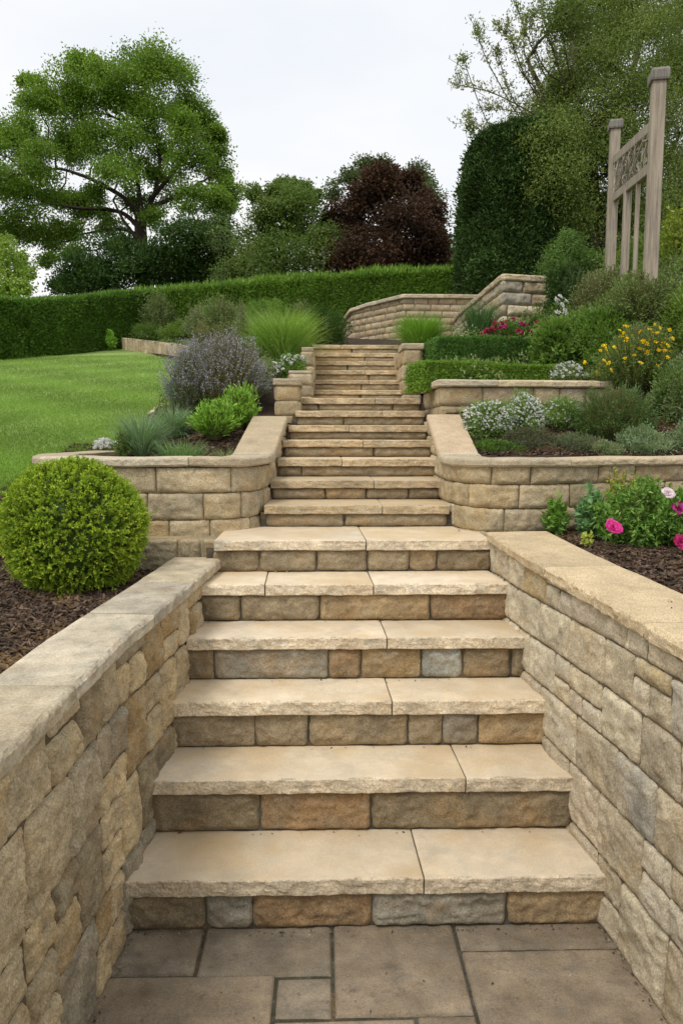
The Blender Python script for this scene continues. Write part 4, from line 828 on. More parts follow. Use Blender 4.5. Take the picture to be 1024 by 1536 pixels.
for (x, yb, wp, hp, Y, nf, lb) in [(728, 672, 74, 68, 5.0, 430, 'leftmost bush of small white flowers beside the right sloping coping'), (782, 668, 66, 72, 5.1, 420, 'densest bush of small white flowers, second from the sloping coping'), (838, 655, 70, 52, 5.25, 110, 'sparser white flowering bush under the terrace wall coping')]:
    shrub('white_flowering_bush', lb, 'flowering bush', x, yb, Y, wp, hp, 'dome', [(.13, .21, .06), (.17, .25, .09), (.09, .15, .04)], 6500, .022, .009, flowers=WHITE, fl_n=nf, fl_s=.0095, group='white flowering bushes', lumpy=.35)
for (x, yb, wp, hp, Y, pal, lb) in [(740, 688, 84, 26, 4.65, G_MID+G_DARK, 'low green creeping plant at the front left of the terrace bed'), (795, 684, 80, 40, 4.75, [(.08, .07, .05), (.11, .11, .07), (.06, .09, .05)], 'low purplish-brown leaved plant under the white bushes'),
                                      (862, 688, 92, 36, 4.7, G_GREY[2:3]+[(.10, .09, .07), (.09, .13, .07)], 'low dusky grey-green plant left of the rosemary'), (962, 690, 76, 46, 4.65, G_BLUE+G_GREY, 'grey-green rosemary mound at the front of the terrace bed'), (1030, 690, 60, 56, 4.7, G_BLUE+G_GREY, 'pale grey rosemary mound cut by the right edge'), (905, 690, 50, 26, 4.55, G_GREY, 'tiny grey-green plant on the coping edge between dusky plant and rosemary')]:
    shrub('low_plant', lb, 'plant', x, yb, Y, wp, hp, 'dome', pal, 5200, .018, .008, group='low plants along the terrace coping')
# --- the peony bed
def peony(parent, c, r, pal, n=80, tilt=(.1, -.75, .6)):
    mb = MB(); ax = unit(np.array(tilt, float)); A = unit(np.cross(ax, [1, .2, 0])); B = np.cross(ax, A)
    for k in range(n):
        q = (k+.5)/n; a = k*2.4; op = .1+1.0*q; d = A*math.cos(a)+B*math.sin(a); rr = r*(.45+.55*q)*rs.uniform(.85, 1.1)
        s = np.cross(ax, d); P = []
        for i, t in enumerate((0, .35, .7, 1)):
            an = op*t; cpt = c+d*math.sin(an)*rr*t*1.05+ax*(math.cos(an*.8)*rr*t*.9-rr*.3)
            w_ = rr*(.22, .5, .55, .2)[i]; P += [cpt-s*w_+d*.12*w_, cpt+ax*rr*.0-d*.08*w_, cpt+s*w_+d*.12*w_]
        mb.add(np.array(P)+rs.normal(0, r*.03, (12, 3)), grid_faces(4, 3), pick(pal))
    return mb.build('bloom', M['petal'], parent)
PINK = [(.75, .04, .30), (.65, .02, .22), (.82, .10, .40)]; PUR = [(.40, .02, .18), (.32, .015, .14), (.5, .05, .25)]; PALE = [(.85, .72, .74), (.85, .80, .78), (.78, .55, .62)]
def bed_plant(label, x, yb, Y, wpx, hpx, pal, ns, nl, ln, wd, blooms=(), name='peony_plant', cat='flowering plant', **kw):
    t = shrub(name, label, cat, x, yb, Y, wpx, hpx, 'sprigs', pal, int(ns*nl*1.5), ln, wd, ns=ns, inner=.2, leafup=.3, **kw)
    for (bx, by, bY, r, bp) in blooms:
        c = at(bx, by, bY); st = MB(); tube(st, curve(np.array(t.location), c-[0, 0, r*.3], .1, .01), .0035, (.08, .14, .04), 5); st.build('stem', M['leaf'], t); peony(t, c, r, bp)
    return t
PG = [(.09, .19, .03), (.13, .24, .05), (.06, .14, .025), (.17, .28, .08)]
bed_plant('big green peony plant in the right bed with one bright pink bloom low at left', 958, 832, 3.55, 150, 112, PG, 270, 22, .036, .012, [(918, 792, 3.38, px(15, 3.38), PINK)])
bed_plant('peony plant at the right edge carrying pale and purple blooms', 1030, 812, 3.35, 76, 96, PG, 90, 20, .036, .013, [(1001, 741, 3.3, px(12, 3.3), PALE), (1018, 765, 3.3, px(16, 3.3), PUR), (1020, 815, 3.2, px(15, 3.2), MAG)])
bed_plant('small broad-leaved plant in front of the curved wall, standing alone', 834, 792, 3.80, 34, 46, PG, 22, 12, .045, .026, name='leafy_plant', cat='plant')
bed_plant('bluish green broad-leaved plant left of the big peony', 886, 812, 3.72, 50, 72, [(.10, .20, .10), (.14, .26, .13), (.08, .15, .06)], 36, 14, .055, .026, name='leafy_plant', cat='plant')
bed_plant('airy yellow-green plant rising in front of the right curved wall coping', 930, 775, 3.75, 62, 76, [(.22, .24, .05), (.16, .20, .04), (.30, .26, .05)], 60, 16, .024, .011, name='leafy_plant', cat='plant')
bed_plant('fine pale green plant between the airy plant and the peony blooms', 972, 772, 3.8, 66, 50, [(.18, .25, .08), (.12, .20, .05)], 90, 18, .024, .009, name='leafy_plant', cat='plant')
bed_plant('tiny pale yellow seedling on the mulch below the broad-leaved plant', 880, 814, 3.45, 18, 16, [(.35, .38, .10), (.25, .30, .08)], 10, 7, .025, .014, name='seedling', cat='plant')

# ------------------------------------------------------------------ hedges at the top
lh = [at(-330, 560, 10.6), at(-120, 549, 11.5), at(0, 541, 12.4), at(100, 533, 13.8), at(198, 524, 15.2), at(235, 522, 15.6)]
zb_ = lambda u: plane_z(PLH.pos(u)[..., 1])-.05
PLH = Path([p[:2]+np.array([0, .45]) for p in lh])
ztp_ = lambda u: np.interp(PLH.pos(u)[..., 1], [11, 12.85, 15.6], [at(0, 452, 11.4)[2]-.0, at(0, 455, 12.4)[2]+.05, at(190, 440, 15.4)[2]])
HG = [(.055, .115, .018), (.075, .15, .025), (.04, .085, .014), (.10, .18, .035)]
box_hedge('hedge', 'long clipped hedge behind the lawn on the left', 'hedge', [p[:2]+np.array([0, .45]) for p in lh], .9, zb_, ztp_, HG, 90000, .06, .032, .12)
bh = [(p[0], p[1]) for p in (at(215, 480, 16.0), at(380, 460, 15.4), at(540, 450, 14.8), at(712, 450, 14.2))]
PBH = Path(bh); zt2 = lambda u: np.interp(u/PBH.len, [0, .33, .65, 1], [at(215, 447, 16)[2], at(380, 434, 15.4)[2], at(540, 421, 14.8)[2], at(712, 413, 14.2)[2]])
box_hedge('hedge', 'clipped hedge with grassy top running behind the steps to the yew', 'hedge', bh, .9, lambda u: np.full_like(np.asarray(u, float), 2.9), zt2, [(.08, .16, .025), (.11, .20, .03), (.06, .12, .02), (.16, .25, .05)], 95000, .06, .030, .20)
def pix_blobs(L_, Y, jy=1.0): return [(at(x, y, Y+rs.uniform(-jy, jy)), px(r, Y)) for (x, y, r) in L_]
def tree(name, label, cat, trunk, limbs, blobs, pal, per=1200, ln=.09, wd=.05, tr=.16, sub=16, cl=.28, bark=(.05, .04, .028), m='leaf', lim_r=.07, squash=.85, density=None, group=None, twig=.012):
    """trunk/limbs: lists of world polylines; blobs: (centre, radius[, density])"""
    t = empty(name, trunk[0], label, cat, group); tb = MB(); cb = MB()
    tube(tb, curve_pts(trunk), np.linspace(tr*1.25, tr*.7, len(curve_pts(trunk))), bark, 9)
    nodes = [np.array(trunk[len(trunk)//2:])]
    for l in limbs:
        c = curve_pts(l); tube(tb, c, np.linspace(lim_r*1.1, lim_r*.35, len(c)), bark, 7); nodes.append(c[len(c)//3:])
    nodes = np.vstack(nodes)
    for k, b in enumerate(blobs):
        c, r = b[0], b[1]; dn = b[2] if len(b) > 2 else 1.0
        a = nodes[np.argmin(np.linalg.norm(nodes-c, axis=1)+.35*np.maximum(0, nodes[:, 2]-c[2]))]
        tube(tb, curve(a, c, .06, .04), np.linspace(lim_r*.42, lim_r*.18, 7), bark, 5)
        ns = int(sub); D = sph(ns); Q = c+D*(r*rs.uniform(.45, 1.0, (ns, 1)))*[1, 1, squash]
        for q in Q: tube(tb, curve(c, q, .05, .05, 4), np.linspace(twig, twig*.4, 4), bark, 3)
        n = int(per*dn); i = rs.randint(ns, size=n); g = rs.normal(0, r*cl, (n, 3))*[1, 1, .65]
        bc_ = pal_mix(pal, ns, .12)[i]*.6+pal_mix(pal, n, .15)*.4
        add_leaves(cb, Q[i]+g, unit(g)*.5+sph(n)*.8+[0, 0, -.1], ln, wd, pal, col=bc_)
    tb.build('trunk', M['bark'], t, True); cb.build('crown', M[m], t); return t
def curve_pts(l):
    p = np.array(l, float); q = np.vstack([2*p[0]-p[1], p, 2*p[-1]-p[-2]]); out = []
    for i in range(1, len(q)-2):
        s = np.linspace(0, 1, 6, endpoint=False)[:, None]; a, b, c, d = q[i-1], q[i], q[i+1], q[i+2]
        out.append(.5*((2*b)+(-a+c)*s+(2*a-5*b+4*c-d)*s*s+(-a+3*b-3*c+d)*s**3))
    return np.vstack(out+[p[-1:]])
TY = 22.0
W_ = lambda L_, Y: [at(x, y, Y+dy) for (x, y, dy) in L_]
trunk = [at(218, 470, TY)]+W_([(217, 430, 0), (213, 380, 0), (211, 335, 0), (212, 312, 0)], TY); trunk[0][2] = 3.1
limbs = [W_([(212, 330, 0), (190, 300, -.4), (150, 275, -.6), (120, 262, -.8), (84, 253, -1), (40, 262, -1.2)], TY), W_([(212, 345, 0), (180, 318, .3), (120, 312, .5), (70, 305, .8)], TY), W_([(213, 330, 0), (232, 290, .2), (240, 240, .3), (228, 180, .3), (215, 120, 0)], TY),
         W_([(213, 320, 0), (206, 270, .4), (195, 220, .6), (190, 160, .8)], TY), W_([(225, 300, .1), (262, 255, -.3), (290, 205, -.5)], TY), W_([(228, 310, 0), (275, 290, .3), (320, 262, .6)], TY), W_([(214, 360, 0), (190, 345, .6), (160, 345, .8), (120, 352, 1)], TY), W_([(214, 395, 0), (205, 360, -.5), (185, 330, -.7), (170, 300, -.8)], TY)]
bl_ = [(236, 95, 36), (205, 100, 34), (258, 118, 34), (165, 112, 34), (130, 100, 26), (103, 128, 34), (60, 145, 26), (38, 120, 12, .4), (190, 150, 42), (145, 160, 42), (235, 160, 40), (283, 165, 30), (275, 200, 34), (308, 185, 24), (95, 180, 38), (50, 195, 38), (15, 205, 32), (-25, 215, 34), (150, 215, 36), (200, 205, 34, .7), (235, 220, 30, .6), (315, 222, 28), (330, 198, 14, .6), (290, 250, 34, .6), (325, 262, 26, .6), (345, 285, 18, .6), (255, 280, 34, .6), (215, 262, 28, .5), (180, 262, 34, .8), (110, 225, 34), (62, 245, 34), (15, 265, 40), (-30, 280, 40), (45, 300, 38), (95, 300, 26, .8), (125, 308, 26), (-5, 330, 34), (40, 345, 28, .7), (75, 355, 26, .6), (100, 345, 24, .7), (290, 300, 26, .6), (325, 300, 22, .6), (340, 312, 18, .5), (205, 300, 22, .5), (160, 330, 26, .6), (235, 325, 20, .4), (110, 380, 14, .3), (70, 385, 16, .3), (148, 290, 20, .4)]
def blobs_of(L_, Y, jy): return [(at(b[0], b[1], Y+rs.uniform(-jy, jy)), px(b[2], Y), b[3] if len(b) > 3 else 1.0) for b in L_]
tree('ash_tree', 'large spreading green tree with open crown behind the left hedge', 'tree', trunk, limbs, blobs_of([(b[0], b[1], b[2]*.92, *(b[3:] or (1,))) for b in bl_], TY, 1.6), [(.095, .17, .022), (.125, .215, .03), (.07, .13, .018), (.17, .26, .045)], per=3600, ln=.08, wd=.043, sub=11, cl=.29, lim_r=.07, tr=.2, twig=.012, bark=(.055, .042, .03))
def simple_tree(name, label, x, Y, base_y, bl, pal, per, ln, wd, cat='tree', **kw):
    b = at(x, base_y, Y); b[2] = 3.2; top = at(x, min(q[1] for q in bl)+20, Y); tk = [b, b*.6+top*.4, b*.25+top*.75, top]
    return tree(name, label, cat, tk, [], blobs_of(bl, Y, kw.pop('jy', 1.2)), pal, per=per, ln=ln, wd=wd, **kw)
simple_tree('dark_shrub_tree', 'dark green bushy tree beneath the large tree, left of its trunk', 160, 20.0, 450, [(150, 390, 34), (120, 412, 30), (185, 375, 28), (100, 425, 22), (160, 425, 36), (200, 410, 30)], G_DARK, 2600, .09, .045, group='understorey below the large tree', tr=.07, lim_r=.05)
simple_tree('dark_shrub_tree', 'dark green bushy tree beneath the large tree, right of its trunk', 270, 20.5, 450, [(250, 370, 32), (285, 350, 32), (315, 345, 26), (270, 395, 38), (240, 410, 34), (310, 390, 34), (330, 360, 22), (295, 415, 34), (335, 410, 30)], G_DARK+[(.045, .075, .02)], 2600, .09, .045, group='understorey below the large tree', tr=.08, lim_r=.05)
simple_tree('grey_green_tree', 'sparse grey-green shrubby tree between the large tree and the green one', 335, 19.5, 450, [(330, 350, 26, .5), (345, 380, 26, .7), (325, 405, 28), (350, 415, 28)], G_GREY+G_MID, 1700, .08, .03, tr=.04, lim_r=.04)
simple_tree('green_tree', 'mid green tree with feathery upright tips left of the red-leaved tree', 425, 18.5, 450, [(425, 300, 26, .8), (400, 312, 24, .8), (450, 305, 26, .8), (395, 345, 32), (430, 340, 36), (465, 340, 32), (385, 385, 32), (420, 385, 38), (460, 385, 38), (490, 360, 26), (375, 415, 30), (415, 415, 34), (470, 415, 34), (425, 275, 12, .4), (385, 290, 12, .4), (455, 280, 12, .4), (410, 285, 10, .3), (440, 278, 10, .3), (470, 295, 12, .4)], [(.075, .125, .03), (.10, .16, .04), (.055, .095, .022), (.13, .18, .05)], 2300, .085, .035, tr=.08, lim_r=.05)
simple_tree('copper_beech', 'dark red-leaved tree behind the hedge in the middle', 580, 18.0, 445, [(575, 275, 24), (548, 295, 24), (612, 275, 22), (590, 262, 12, .4), (633, 295, 14, .5), (560, 262, 12, .4), (655, 350, 12, .5), (498, 330, 12, .5), (520, 325, 28), (560, 330, 40), (605, 330, 42), (640, 320, 24), (515, 360, 28), (555, 375, 42), (600, 375, 44), (640, 365, 28), (520, 395, 30), (570, 405, 36), (620, 400, 36), (650, 390, 22)], [(.036, .020, .014), (.050, .026, .017), (.026, .017, .012), (.066, .032, .019)], 2600, .085, .05, tr=.12, lim_r=.07)
simple_tree('green_tree', 'thin olive-green tree showing around the top and right of the red-leaved tree', 600, 20.5, 445, [(548, 250, 18, .6), (525, 265, 14, .5), (570, 245, 14, .5), (500, 285, 16, .5), (620, 262, 20, .6), (645, 290, 20, .6), (635, 275, 14, .5), (655, 330, 18, .6), (655, 365, 20, .8), (665, 385, 18, .8), (650, 400, 22)], [(.06, .09, .035), (.08, .11, .045), (.045, .07, .025)], 1700, .08, .04, tr=.05, lim_r=.05)
simple_tree('far_tree', 'distant pale tree showing between red-leaved tree and yew', 678, 30.0, 440, [(672, 392, 18), (688, 385, 18), (680, 410, 20)], [(.11, .15, .08), (.14, .18, .10)], 1500, .12, .06, tr=.08, lim_r=.05)
simple_tree('young_tree', 'light green young tree at the left edge under the large tree', 12, 17.0, 460, [(5, 370, 22, .6), (25, 385, 16, .4), (38, 405, 14, .4), (10, 405, 26), (28, 430, 18, .5), (0, 435, 28), (-20, 390, 28)], [(.17, .26, .05), (.13, .21, .04), (.22, .30, .07)], 1300, .08, .045, tr=.05, lim_r=.035, sub=9)
# yew column
yw = at(762, 445, 11.6); yb0 = zground(yw[0], yw[1])-.1
yew = empty('yew_tree', (yw[0], yw[1], yb0), 'tall clipped dark green yew column behind the pale wall', 'tree'); mb = MB(); yr_ = px(74, 11.6); ztop = at(762, 199, 11.6)[2]
n = 110000; hh = rs.rand(n)**.95; a = rs.uniform(0, 2*np.pi, n); bul = np.interp(hh, [0, .1, .8, .93, .98, 1], [.98, 1.0, .97, .93, .80, .5])*(1+.30*fbm(np.column_stack([np.cos(a)*2.6, np.sin(a)*2.6, hh*7]), 4, 3))
rr = yr_*bul*rs.uniform(.84, 1.0, n)*(1+.16*(rs.rand(n) < .10)*rs.rand(n)); P = np.column_stack([yw[0]+np.cos(a)*rr, yw[1]+np.sin(a)*rr, yb0+(ztop-yb0)*hh])
cp = rs.rand(n) < .08; rr2 = yr_*.55*np.sqrt(rs.rand(n)); P[cp] = np.column_stack([yw[0]+np.cos(a)*rr2, yw[1]+np.sin(a)*rr2, ztop-.02+rs.normal(0, .03, n)])[cp]
P[:, 2] += np.clip((P[:, 2]-yb0)/(ztop-yb0)-.5, 0, 1)*2*(.22*(P[:, 0]-yw[0])/yr_+.10*fbm(P*1.6, 3, 44))
out = np.column_stack([np.cos(a), np.sin(a), .4+hh]); add_leaves(mb, P, out*.5+sph(n)*.8, .06, .024, G_DARK, col=pal_mix([(.035, .075, .016), (.05, .10, .022), (.025, .055, .012)], n, .15)*(1+.35*fbm(P*2.5, 3, 8))[:, None])
zz = np.linspace(0, 1, 14); th_ = np.linspace(0, 2*np.pi, 24, endpoint=False); Z_, T_ = np.meshgrid(zz, th_, indexing='ij'); R_ = yr_*.78*np.interp(Z_, [0, .9, 1], [1, .95, .1])
Vc = np.column_stack([(yw[0]+np.cos(T_)*R_).ravel(), (yw[1]+np.sin(T_)*R_).ravel(), (yb0+(ztop-yb0)*.985*Z_).ravel()]); f = grid_faces(14, 24); e_ = np.arange(13)*24; f = np.concatenate([f, np.stack([e_+23, e_, e_+24, e_+47], 1)]); mb.add(Vc, f, (.015, .03, .008))  # solid core of the yew, shade painted in as a darker green
mb.build('crown', M['needle'], yew); mb = MB(); tube(mb, [(yw[0], yw[1], yb0-.1), (yw[0], yw[1], yb0+1.5)], .12, (.09, .06, .045)); mb.build('trunk', M['bark'], yew)
# willow-leaved tree on the right
RY = 12.6
trk = [at(905, 470, RY), at(900, 380, RY), at(890, 300, RY), at(885, 220, RY)]; trk[0][2] = 3.0
lm_ = [W_([(890, 300, 0), (860, 230, -.3), (820, 150, -.5), (790, 90, -.6)], RY), W_([(885, 240, 0), (930, 160, .4), (960, 60, .5), (970, -40, .6)], RY), W_([(888, 280, 0), (870, 180, .2), (860, 80, .3), (850, -20, .2)], RY), W_([(895, 330, 0), (960, 280, .3), (1010, 220, .5)], RY), W_([(890, 330, 0), (850, 290, -.5), (815, 255, -.8)], RY)]
rb_ = [(900, 40, 60), (960, 30, 60), (1020, 40, 60), (870, 100, 56), (930, 110, 60), (1000, 120, 60), (850, 160, 44), (820, 200, 34, .8), (890, 190, 56), (950, 190, 60), (1020, 200, 60), (860, 240, 44), (915, 260, 56), (980, 270, 60), (1040, 280, 56), (830, 270, 30, .8), (865, 300, 34), (920, 330, 50), (985, 340, 56), (850, 25, 34, .5), (900, -20, 60), (980, -30, 60), (815, 235, 26, .8), (800, 265, 22, .6), (1040, 100, 60), (835, 130, 26, .5), (812, 165, 24, .4)]
rb_ += []
WIL = [(.095, .15, .035), (.125, .185, .048), (.07, .115, .027), (.155, .20, .06), (.11, .13, .04)]
rt_ = tree('willow_tree', 'large olive-green fine-leaved tree filling the upper right behind the timber posts', 'tree', trk, lm_, blobs_of(rb_, RY, 1.3), WIL, per=8000, ln=.048, wd=.02, sub=20, cl=.25, lim_r=.07, tr=.13, bark=(.13, .11, .08))
fr_ = [(800, 215, 22, .5), (825, 205, 26, .7), (835, 215, 26, .5), (820, 255, 28, .6), (848, 260, 30, .8), (840, 300, 28, .7), (865, 330, 30, .8), (815, 225, 20, .4), (805, 290, 16, .35), (850, 195, 30, .7)]
fb_ = MB(); fs_ = MB()
for c_, r_, d_ in blobs_of(fr_, 10.9, .25):
    n = int(2300*d_); g = rs.normal(0, r_*.62, (n, 3))*[1, .7, .8]; add_leaves(fb_, c_+g, sph(n)+[0, 0, -.2], .05, .022, WIL); tube(fs_, curve(at(885, 260, 12.4), c_, .08, .03), np.linspace(.008, .004, 7), (.07, .06, .045), 4)
fb_.build('crown', M['leaf'], rt_); fs_.build('branch', M['bark'], rt_, True)
# bare leafing branches reaching to the left
tw_ = MB(); tl_ = MB()
TB = [[(850, 260), (800, 250), (740, 255), (700, 240), (674, 124)][0:0]]
for L_ in [[(830, 190), (790, 165), (740, 140), (705, 131), (674, 124)], [(840, 210), (790, 190), (740, 110), (718, 60), (716, 40)], [(830, 180), (790, 120), (765, 60), (738, 32)], [(845, 160), (810, 100), (785, 40), (770, -5)], [(850, 140), (830, 80), (815, 30), (808, -10)], [(830, 230), (780, 215), (735, 190), (700, 105), (692, 82)], [(820, 240), (770, 205), (720, 195), (695, 170)], [(855, 120), (845, 60), (838, 5)], [(800, 120), (785, 70), (790, 20)], [(820, 215), (770, 150), (750, 95), (742, 70)], [(815, 180), (760, 185), (720, 205), (698, 190)], [(845, 190), (800, 130), (775, 95), (760, 20)], [(860, 130), (822, 110), (798, 60), (800, 5)], [(835, 200), (800, 175), (760, 165), (725, 160)]]:
    dy = rs.uniform(-.6, .4); pts = curve_pts([at(x, y, 11.8+dy*(1-k/len(L_))) for k, (x, y) in enumerate(L_)]); n = len(pts); tube(tw_, pts, np.linspace(.013, .004, n), (.09, .075, .055), 5)
    dd = np.vstack([pts]+[curve(pts[i], pts[i]+unit(rs.normal(size=3)+[-.3, 0, 1.3])*rs.uniform(.15, .4), .0, .03, 5) for i in range(4, n-1, 2)])
    for i in range(4, n-1, 2): tube(tw_, dd[n+(i-4)//2*5:n+(i-4)//2*5+5], np.linspace(.006, .003, 5), (.12, .10, .075), 3)
    k = 380; i = rs.randint(len(pts)//4, len(dd)-1, k); i[:80] = rs.randint(n-5, n-1, 80); q = dd[i]+(dd[np.minimum(i+1, len(dd)-1)]-dd[i])*0+rs.normal(0, .035, (k, 3)); add_leaves(tl_, q, sph(k)+[0, 0, .6], .05, .022, [(.15, .19, .07), (.19, .23, .10), (.12, .15, .05)])
tw_.build('branch', M['bark'], rt_, True); tl_.build('sprays', M['leaf'], rt_)
simple_tree('dark_tree', 'dark green mass of foliage between yew and timber posts', 865, 13.8, 470, [(845, 300, 34), (840, 345, 34), (870, 350, 36), (850, 390, 36), (885, 390, 36), (820, 385, 26), (910, 380, 34), (880, 425, 40), (840, 425, 30), (950, 390, 46), (1000, 390, 46), (960, 330, 46), (1030, 340, 50), (930, 430, 40), (1000, 440, 50)], G_DARK+[(.05, .09, .02)], 3200, .07, .035, tr=.08)
simple_tree('hillside_shrub', 'mid green arching shrub right of the yew, above the dark ivy', 850, 10.4, 470, [(838, 372, 20), (855, 360, 16, .6), (850, 395, 24), (875, 400, 22), (830, 400, 20), (865, 385, 20)], [(.07, .13, .03), (.10, .17, .05)], 1500, .05, .014, tr=.03, lim_r=.02, cat='shrub', jy=.3)

shrub('shrub', 'mid green bush on the bank between the grey feathery bush and the posts', 'shrub', 925, 470, 7.6, 90, 70, 'sprigs', [(.12, .16, .07), (.16, .2, .09)], 9000, .036, .01, ns=420)
shrub('shrub', 'leafy olive bush just behind the nearest timber post at the right', 'shrub', 1000, 470, 7.2, 110, 80, 'dome', G_OLIVE+G_MID, 9000, .04, .016)
shrub('shrub', 'rounded olive bush in the gap between the two big timber posts', 'shrub', 955, 455, 9.0, 100, 90, 'dome', G_OLIVE+G_MID, 9000, .045, .018)
shrub('shrub', 'wispy green bush behind the daisies at mid bank', 'shrub', 935, 545, 6.4, 110, 90, 'sprigs', [(.11, .16, .05), (.15, .2, .07)], 12000, .03, .009, ns=600)
shrub('shrub', 'large olive bush covering the top of the bank at the right edge', 'shrub', 1012, 455, 9.6, 150, 105, 'dome', G_OLIVE+G_MID, 11000, .05, .02)
# ------------------------------------------------------------------ timber screen with woven twig panel
A0, A1 = 6.0, 8.1
pa, pb = at(984, 430, A0), at(919, 440, A1)
scr = empty('timber_screen', (pa[0], pa[1], pa[2]-.2), 'weathered timber screen with capped posts and a woven twig panel on the right bank', 'garden screen')
WC = (.37, .31, .235); CC = (.235, .215, .18)
ax = unit(np.array([pb[0]-pa[0], pb[1]-pa[1], 0])); nx = np.array([-ax[1], ax[0], 0])
def obox(mb, c0, c1, w1, w2, col, s=None, bev=.006):
    """beam from c0 to c1, section w1 (along s) by w2, with chamfered edges"""
    c0, c1 = np.array(c0, float), np.array(c1, float); d = unit(c1-c0); s = unit(np.array(s, float)-d*np.dot(s, d)); u = np.cross(d, s); a, b = w1/2, w2/2; R = []
    for (x, y) in ((-a+bev, -b), (a-bev, -b), (a, -b+bev), (a, b-bev), (a-bev, b), (-a+bev, b), (-a, b-bev), (-a, -b+bev)): R.append(s*x+u*y)
    R = np.array(R); n = 8; Vs = np.vstack([c0+R, c1+R]); i = np.arange(n); j = (i+1) % n
    mb.add(Vs, [np.stack([i, j, j+n, i+n], 1), i[None, ::-1], (i+n)[None]], col)
def post(bx, topy, Yd, wd, zlow, cap=True, name='post'):
    top = at(bx, topy, Yd); wd *= .8; mb = MB(); b0 = np.array([top[0], top[1], zlow]); obox(mb, b0, top, wd, wd, WC, ax); o = mb.build(name, M['wood'], scr)
    if cap:
        mb = MB(); hw = wd*.5+.02; V = []; hts = [(0, hw*.94), (.015, hw), (.07, hw), (.09, hw*.86), (.095, hw*.6)]
        for h_, r_ in hts: V += [top+ax*sx*r_+nx*sy*r_+[0, 0, h_] for sx, sy in ((-1, -1), (1, -1), (1, 1), (-1, 1))]
        Fq = []; 
        for k in range(len(hts)-1):
            for q in range(4): Fq.append((k*4+q, k*4+(q+1) % 4, k*4+4+(q+1) % 4, k*4+4+q))
        Fq += [(3, 2, 1, 0), tuple(range(16, 20))]; mb.add(np.array(V), np.array(Fq), CC); mb.build('post_cap', M['wood'], scr)
    return top
tA = post(987, 124, A0, .125, 2.5); tB = post(922, 195, A1, .125, 2.8)
def rail(x0, y0, x1, y1, nm, wd=.05, hd=.085): 
    p, q = at(x0, y0, A1-.02), at(x1, y1, A0+.02); mb = MB(); obox(mb, p, q, hd, wd, WC, [0, 0, 1]); mb.build(nm, M['wood'], scr); return p, q
u0, u1 = rail(922, 240, 986, 182, 'rail'); l0, l1 = rail(922, 296, 986, 244, 'rail')
mb = MB()
for k in range(26):
    s0 = (k+.5)/26; lean = (.30, -.30, .16, -.12)[k % 4]; s1 = float(np.clip(s0+lean+rs.normal(0, .04), .03, .97)); a_ = u0+(u1-u0)*np.clip(s0, .03, .97)+[0, 0, -.02]; b_ = l0+(l1-l0)*s1+[0, 0, .02]; dpt = nx*(.016 if k % 2 else -.016)
    c_ = curve(a_+dpt, b_+dpt, 0, .0, 9); t_ = np.linspace(0, 1, 9); c_ = c_+np.sin(t_*np.pi)[:, None]*unit(l1-l0)*rs.choice([-1, 1])*rs.uniform(.03, .12)+rs.normal(0, .004, (9, 3))
    tube(mb, c_, rs.uniform(.006, .012)*np.linspace(1, .75, 9), np.array((.46, .41, .33))*rs.uniform(.8, 1.2), 6)
for (za, zb2) in ((.12, .75), (.55, .2), (.8, .4)):
    c_ = curve(l0+(u0-l0)*za+(l1-l0)*.03, l1+(u1-l1)*zb2-(l1-l0)*.03, rs.uniform(-.04, .06), .01, 12); tube(mb, c_, .008, (.34, .30, .24), 6)
mb.build('woven_twigs', M['wood'], scr, True)
def strut(s, wd, ylow, nm):
    a_ = l0+(l1-l0)*s; mb = MB(); obox(mb, a_+[0, 0, -.9-ylow], a_+[0, 0, -.03], wd, wd*.8, WC, ax); mb.build(nm, M['wood'], scr)
strut(.62, .045, 0, 'thin_post'); strut(.36, .085, .1, 'mid_post')

def grit(label, pts, cols):
    n = len(pts); D = sph(n)*[1, 1, .4]; mb = MB(); add_leaves(mb, pts, D, .011, .006, None, col=np.array(cols)[rs.randint(len(cols), size=n)]*rs.uniform(.6, 1.2, (n, 1))); tag(mb.build('grit', M['dry']), label, 'grit', kind='stuff')
P_ = []
for Y_, z_, nn_ in [(2.341, .003, 70)]+[(ry[k], zt[k]+.003, 12) for k in range(1, 6)]:
    x_ = rs.uniform(XL(Y_)+.02, XR(Y_)-.02, nn_); P_.append(np.column_stack([x_, Y_-.016-np.abs(rs.normal(0, .012, nn_)), np.full(nn_, z_)]))
for fx, sg in ((XL, 1), (XR, -1)):
    y_ = rs.uniform(1.5, 2.33, 60); P_.append(np.column_stack([fx(y_)+sg*(.018+np.abs(rs.normal(0, .010, 60))), y_, np.full(60, .006)]))
x_ = rs.uniform(-.7, 1, 30); P_.append(np.column_stack([x_, rs.uniform(1.5, 2.3, 30), np.full(30, .006)]))
grit('fine leaf crumbs and grit gathered along the step and wall foot', np.vstack(P_), [(.25, .20, .13), (.12, .09, .06), (.4, .34, .25), (.07, .06, .04), (.10, .13, .04)])
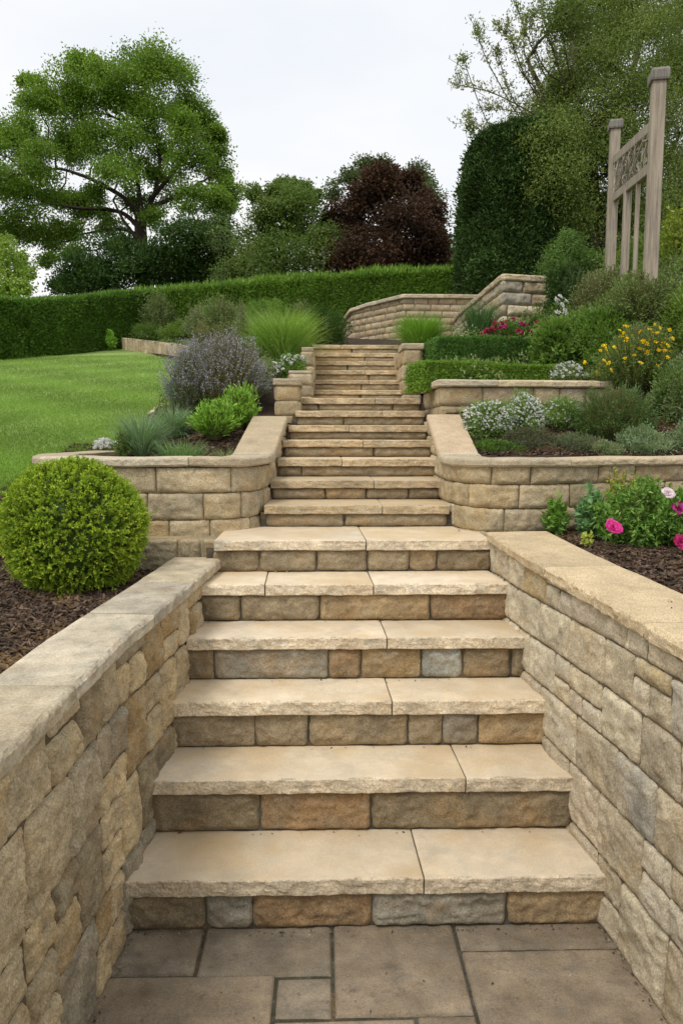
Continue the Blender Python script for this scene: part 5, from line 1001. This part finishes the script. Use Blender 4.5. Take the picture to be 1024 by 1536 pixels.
# ------------------------------------------------------------------ grass of the lawn, moss and litter
n = 150000; Yg = 4.4+8.5*rs.rand(n)**1.7; xe = lawn_x(Yg); Xg = xe-rs.rand(n)*np.minimum(6.5, Yg*.55-.0+xe+.6); ok = Xg > -.50*Yg-.6; Xg, Yg = Xg[ok], Yg[ok]
mb = MB(); P = np.column_stack([Xg, Yg, plane_z(Yg)+.012]); n = len(P); cl_ = pal_mix([(.135, .225, .045), (.148, .24, .05), (.125, .212, .04)], n, .05)*(1+.16*np.sin((P[:, 0]*.62+P[:, 1]*.79)*5.2+1.5*fbm(P*.6, 2, 4)))[:, None]
add_leaves(mb, P, np.column_stack([rs.normal(0, .5, n), rs.normal(0, .5, n), np.ones(n)]), .022, .006, None, col=cl_)
tag(mb.build('grass', M['blade']), 'short mown grass blades of the lawn', 'grass', kind='stuff')
def dead_leaf(p, s, col, lb):
    mb = MB(); a = rs.uniform(0, 6.28); d = np.array([math.cos(a), math.sin(a), 0]); q = np.array([-math.sin(a), math.cos(a), 0]); V = []
    for t in np.linspace(-1, 1, 6):
        w_ = s*.42*math.sqrt(max(0, 1-t*t))+.0008; lift = s*(.18*t*t+.08*math.sin(3*t))
        V += [p+d*t*s-q*w_+[0, 0, lift+w_*.5], p+d*t*s+[0, 0, lift], p+d*t*s+q*w_+[0, 0, lift+w_*.7]]
    mb.add(np.array(V), grid_faces(6, 3), col); tag(mb.build('fallen_leaf', M['dry'], None, True), lb, 'leaf')
for (x, y, z, s, lb) in [(188, 1408, 0, .017, 'pale curled dead leaf on the paving at the left foot of the steps'), (150, 1480, 0, .018, 'brown dead leaf on the paving against the left wall, the uppermost of three there'), (137, 1493, 0, .015, 'straw-coloured sliver of dead leaf by the left wall, middle of three'), (128, 1502, 0, .014, 'small dark dead leaf by the left wall, lowest of three'),
                         (271, 1250, .196, .013, 'yellow-brown dead leaf at the back of the lowest tread'), (938, 1418, 0, .016, 'brown curled dead leaf on the paving at the right foot of the steps'), (950, 1437, 0, .018, 'pale curled dead leaf against the right wall base'), (966, 1460, 0, .014, 'small dark dead leaf farther down the right wall base'), (688, 797, 1.153, .012, 'tiny dark leaf on the wide landing slab')]:
    p = atz(x, y, z); p[2] += .004; dead_leaf(p, s, pick([(.30, .18, .08), (.36, .27, .16), (.18, .11, .06)]), lb)
wd_ = empty('weed', atz(917, 1383, 0), 'tiny green weed in the corner of the lowest step and the right wall', 'plant'); mb = MB(); sprigs(mb, atz(917, 1383, .0), (.025, .02), .035, 16, 7, .012, .006, G_MID); mb.build('foliage', M['leaf'], wd_)
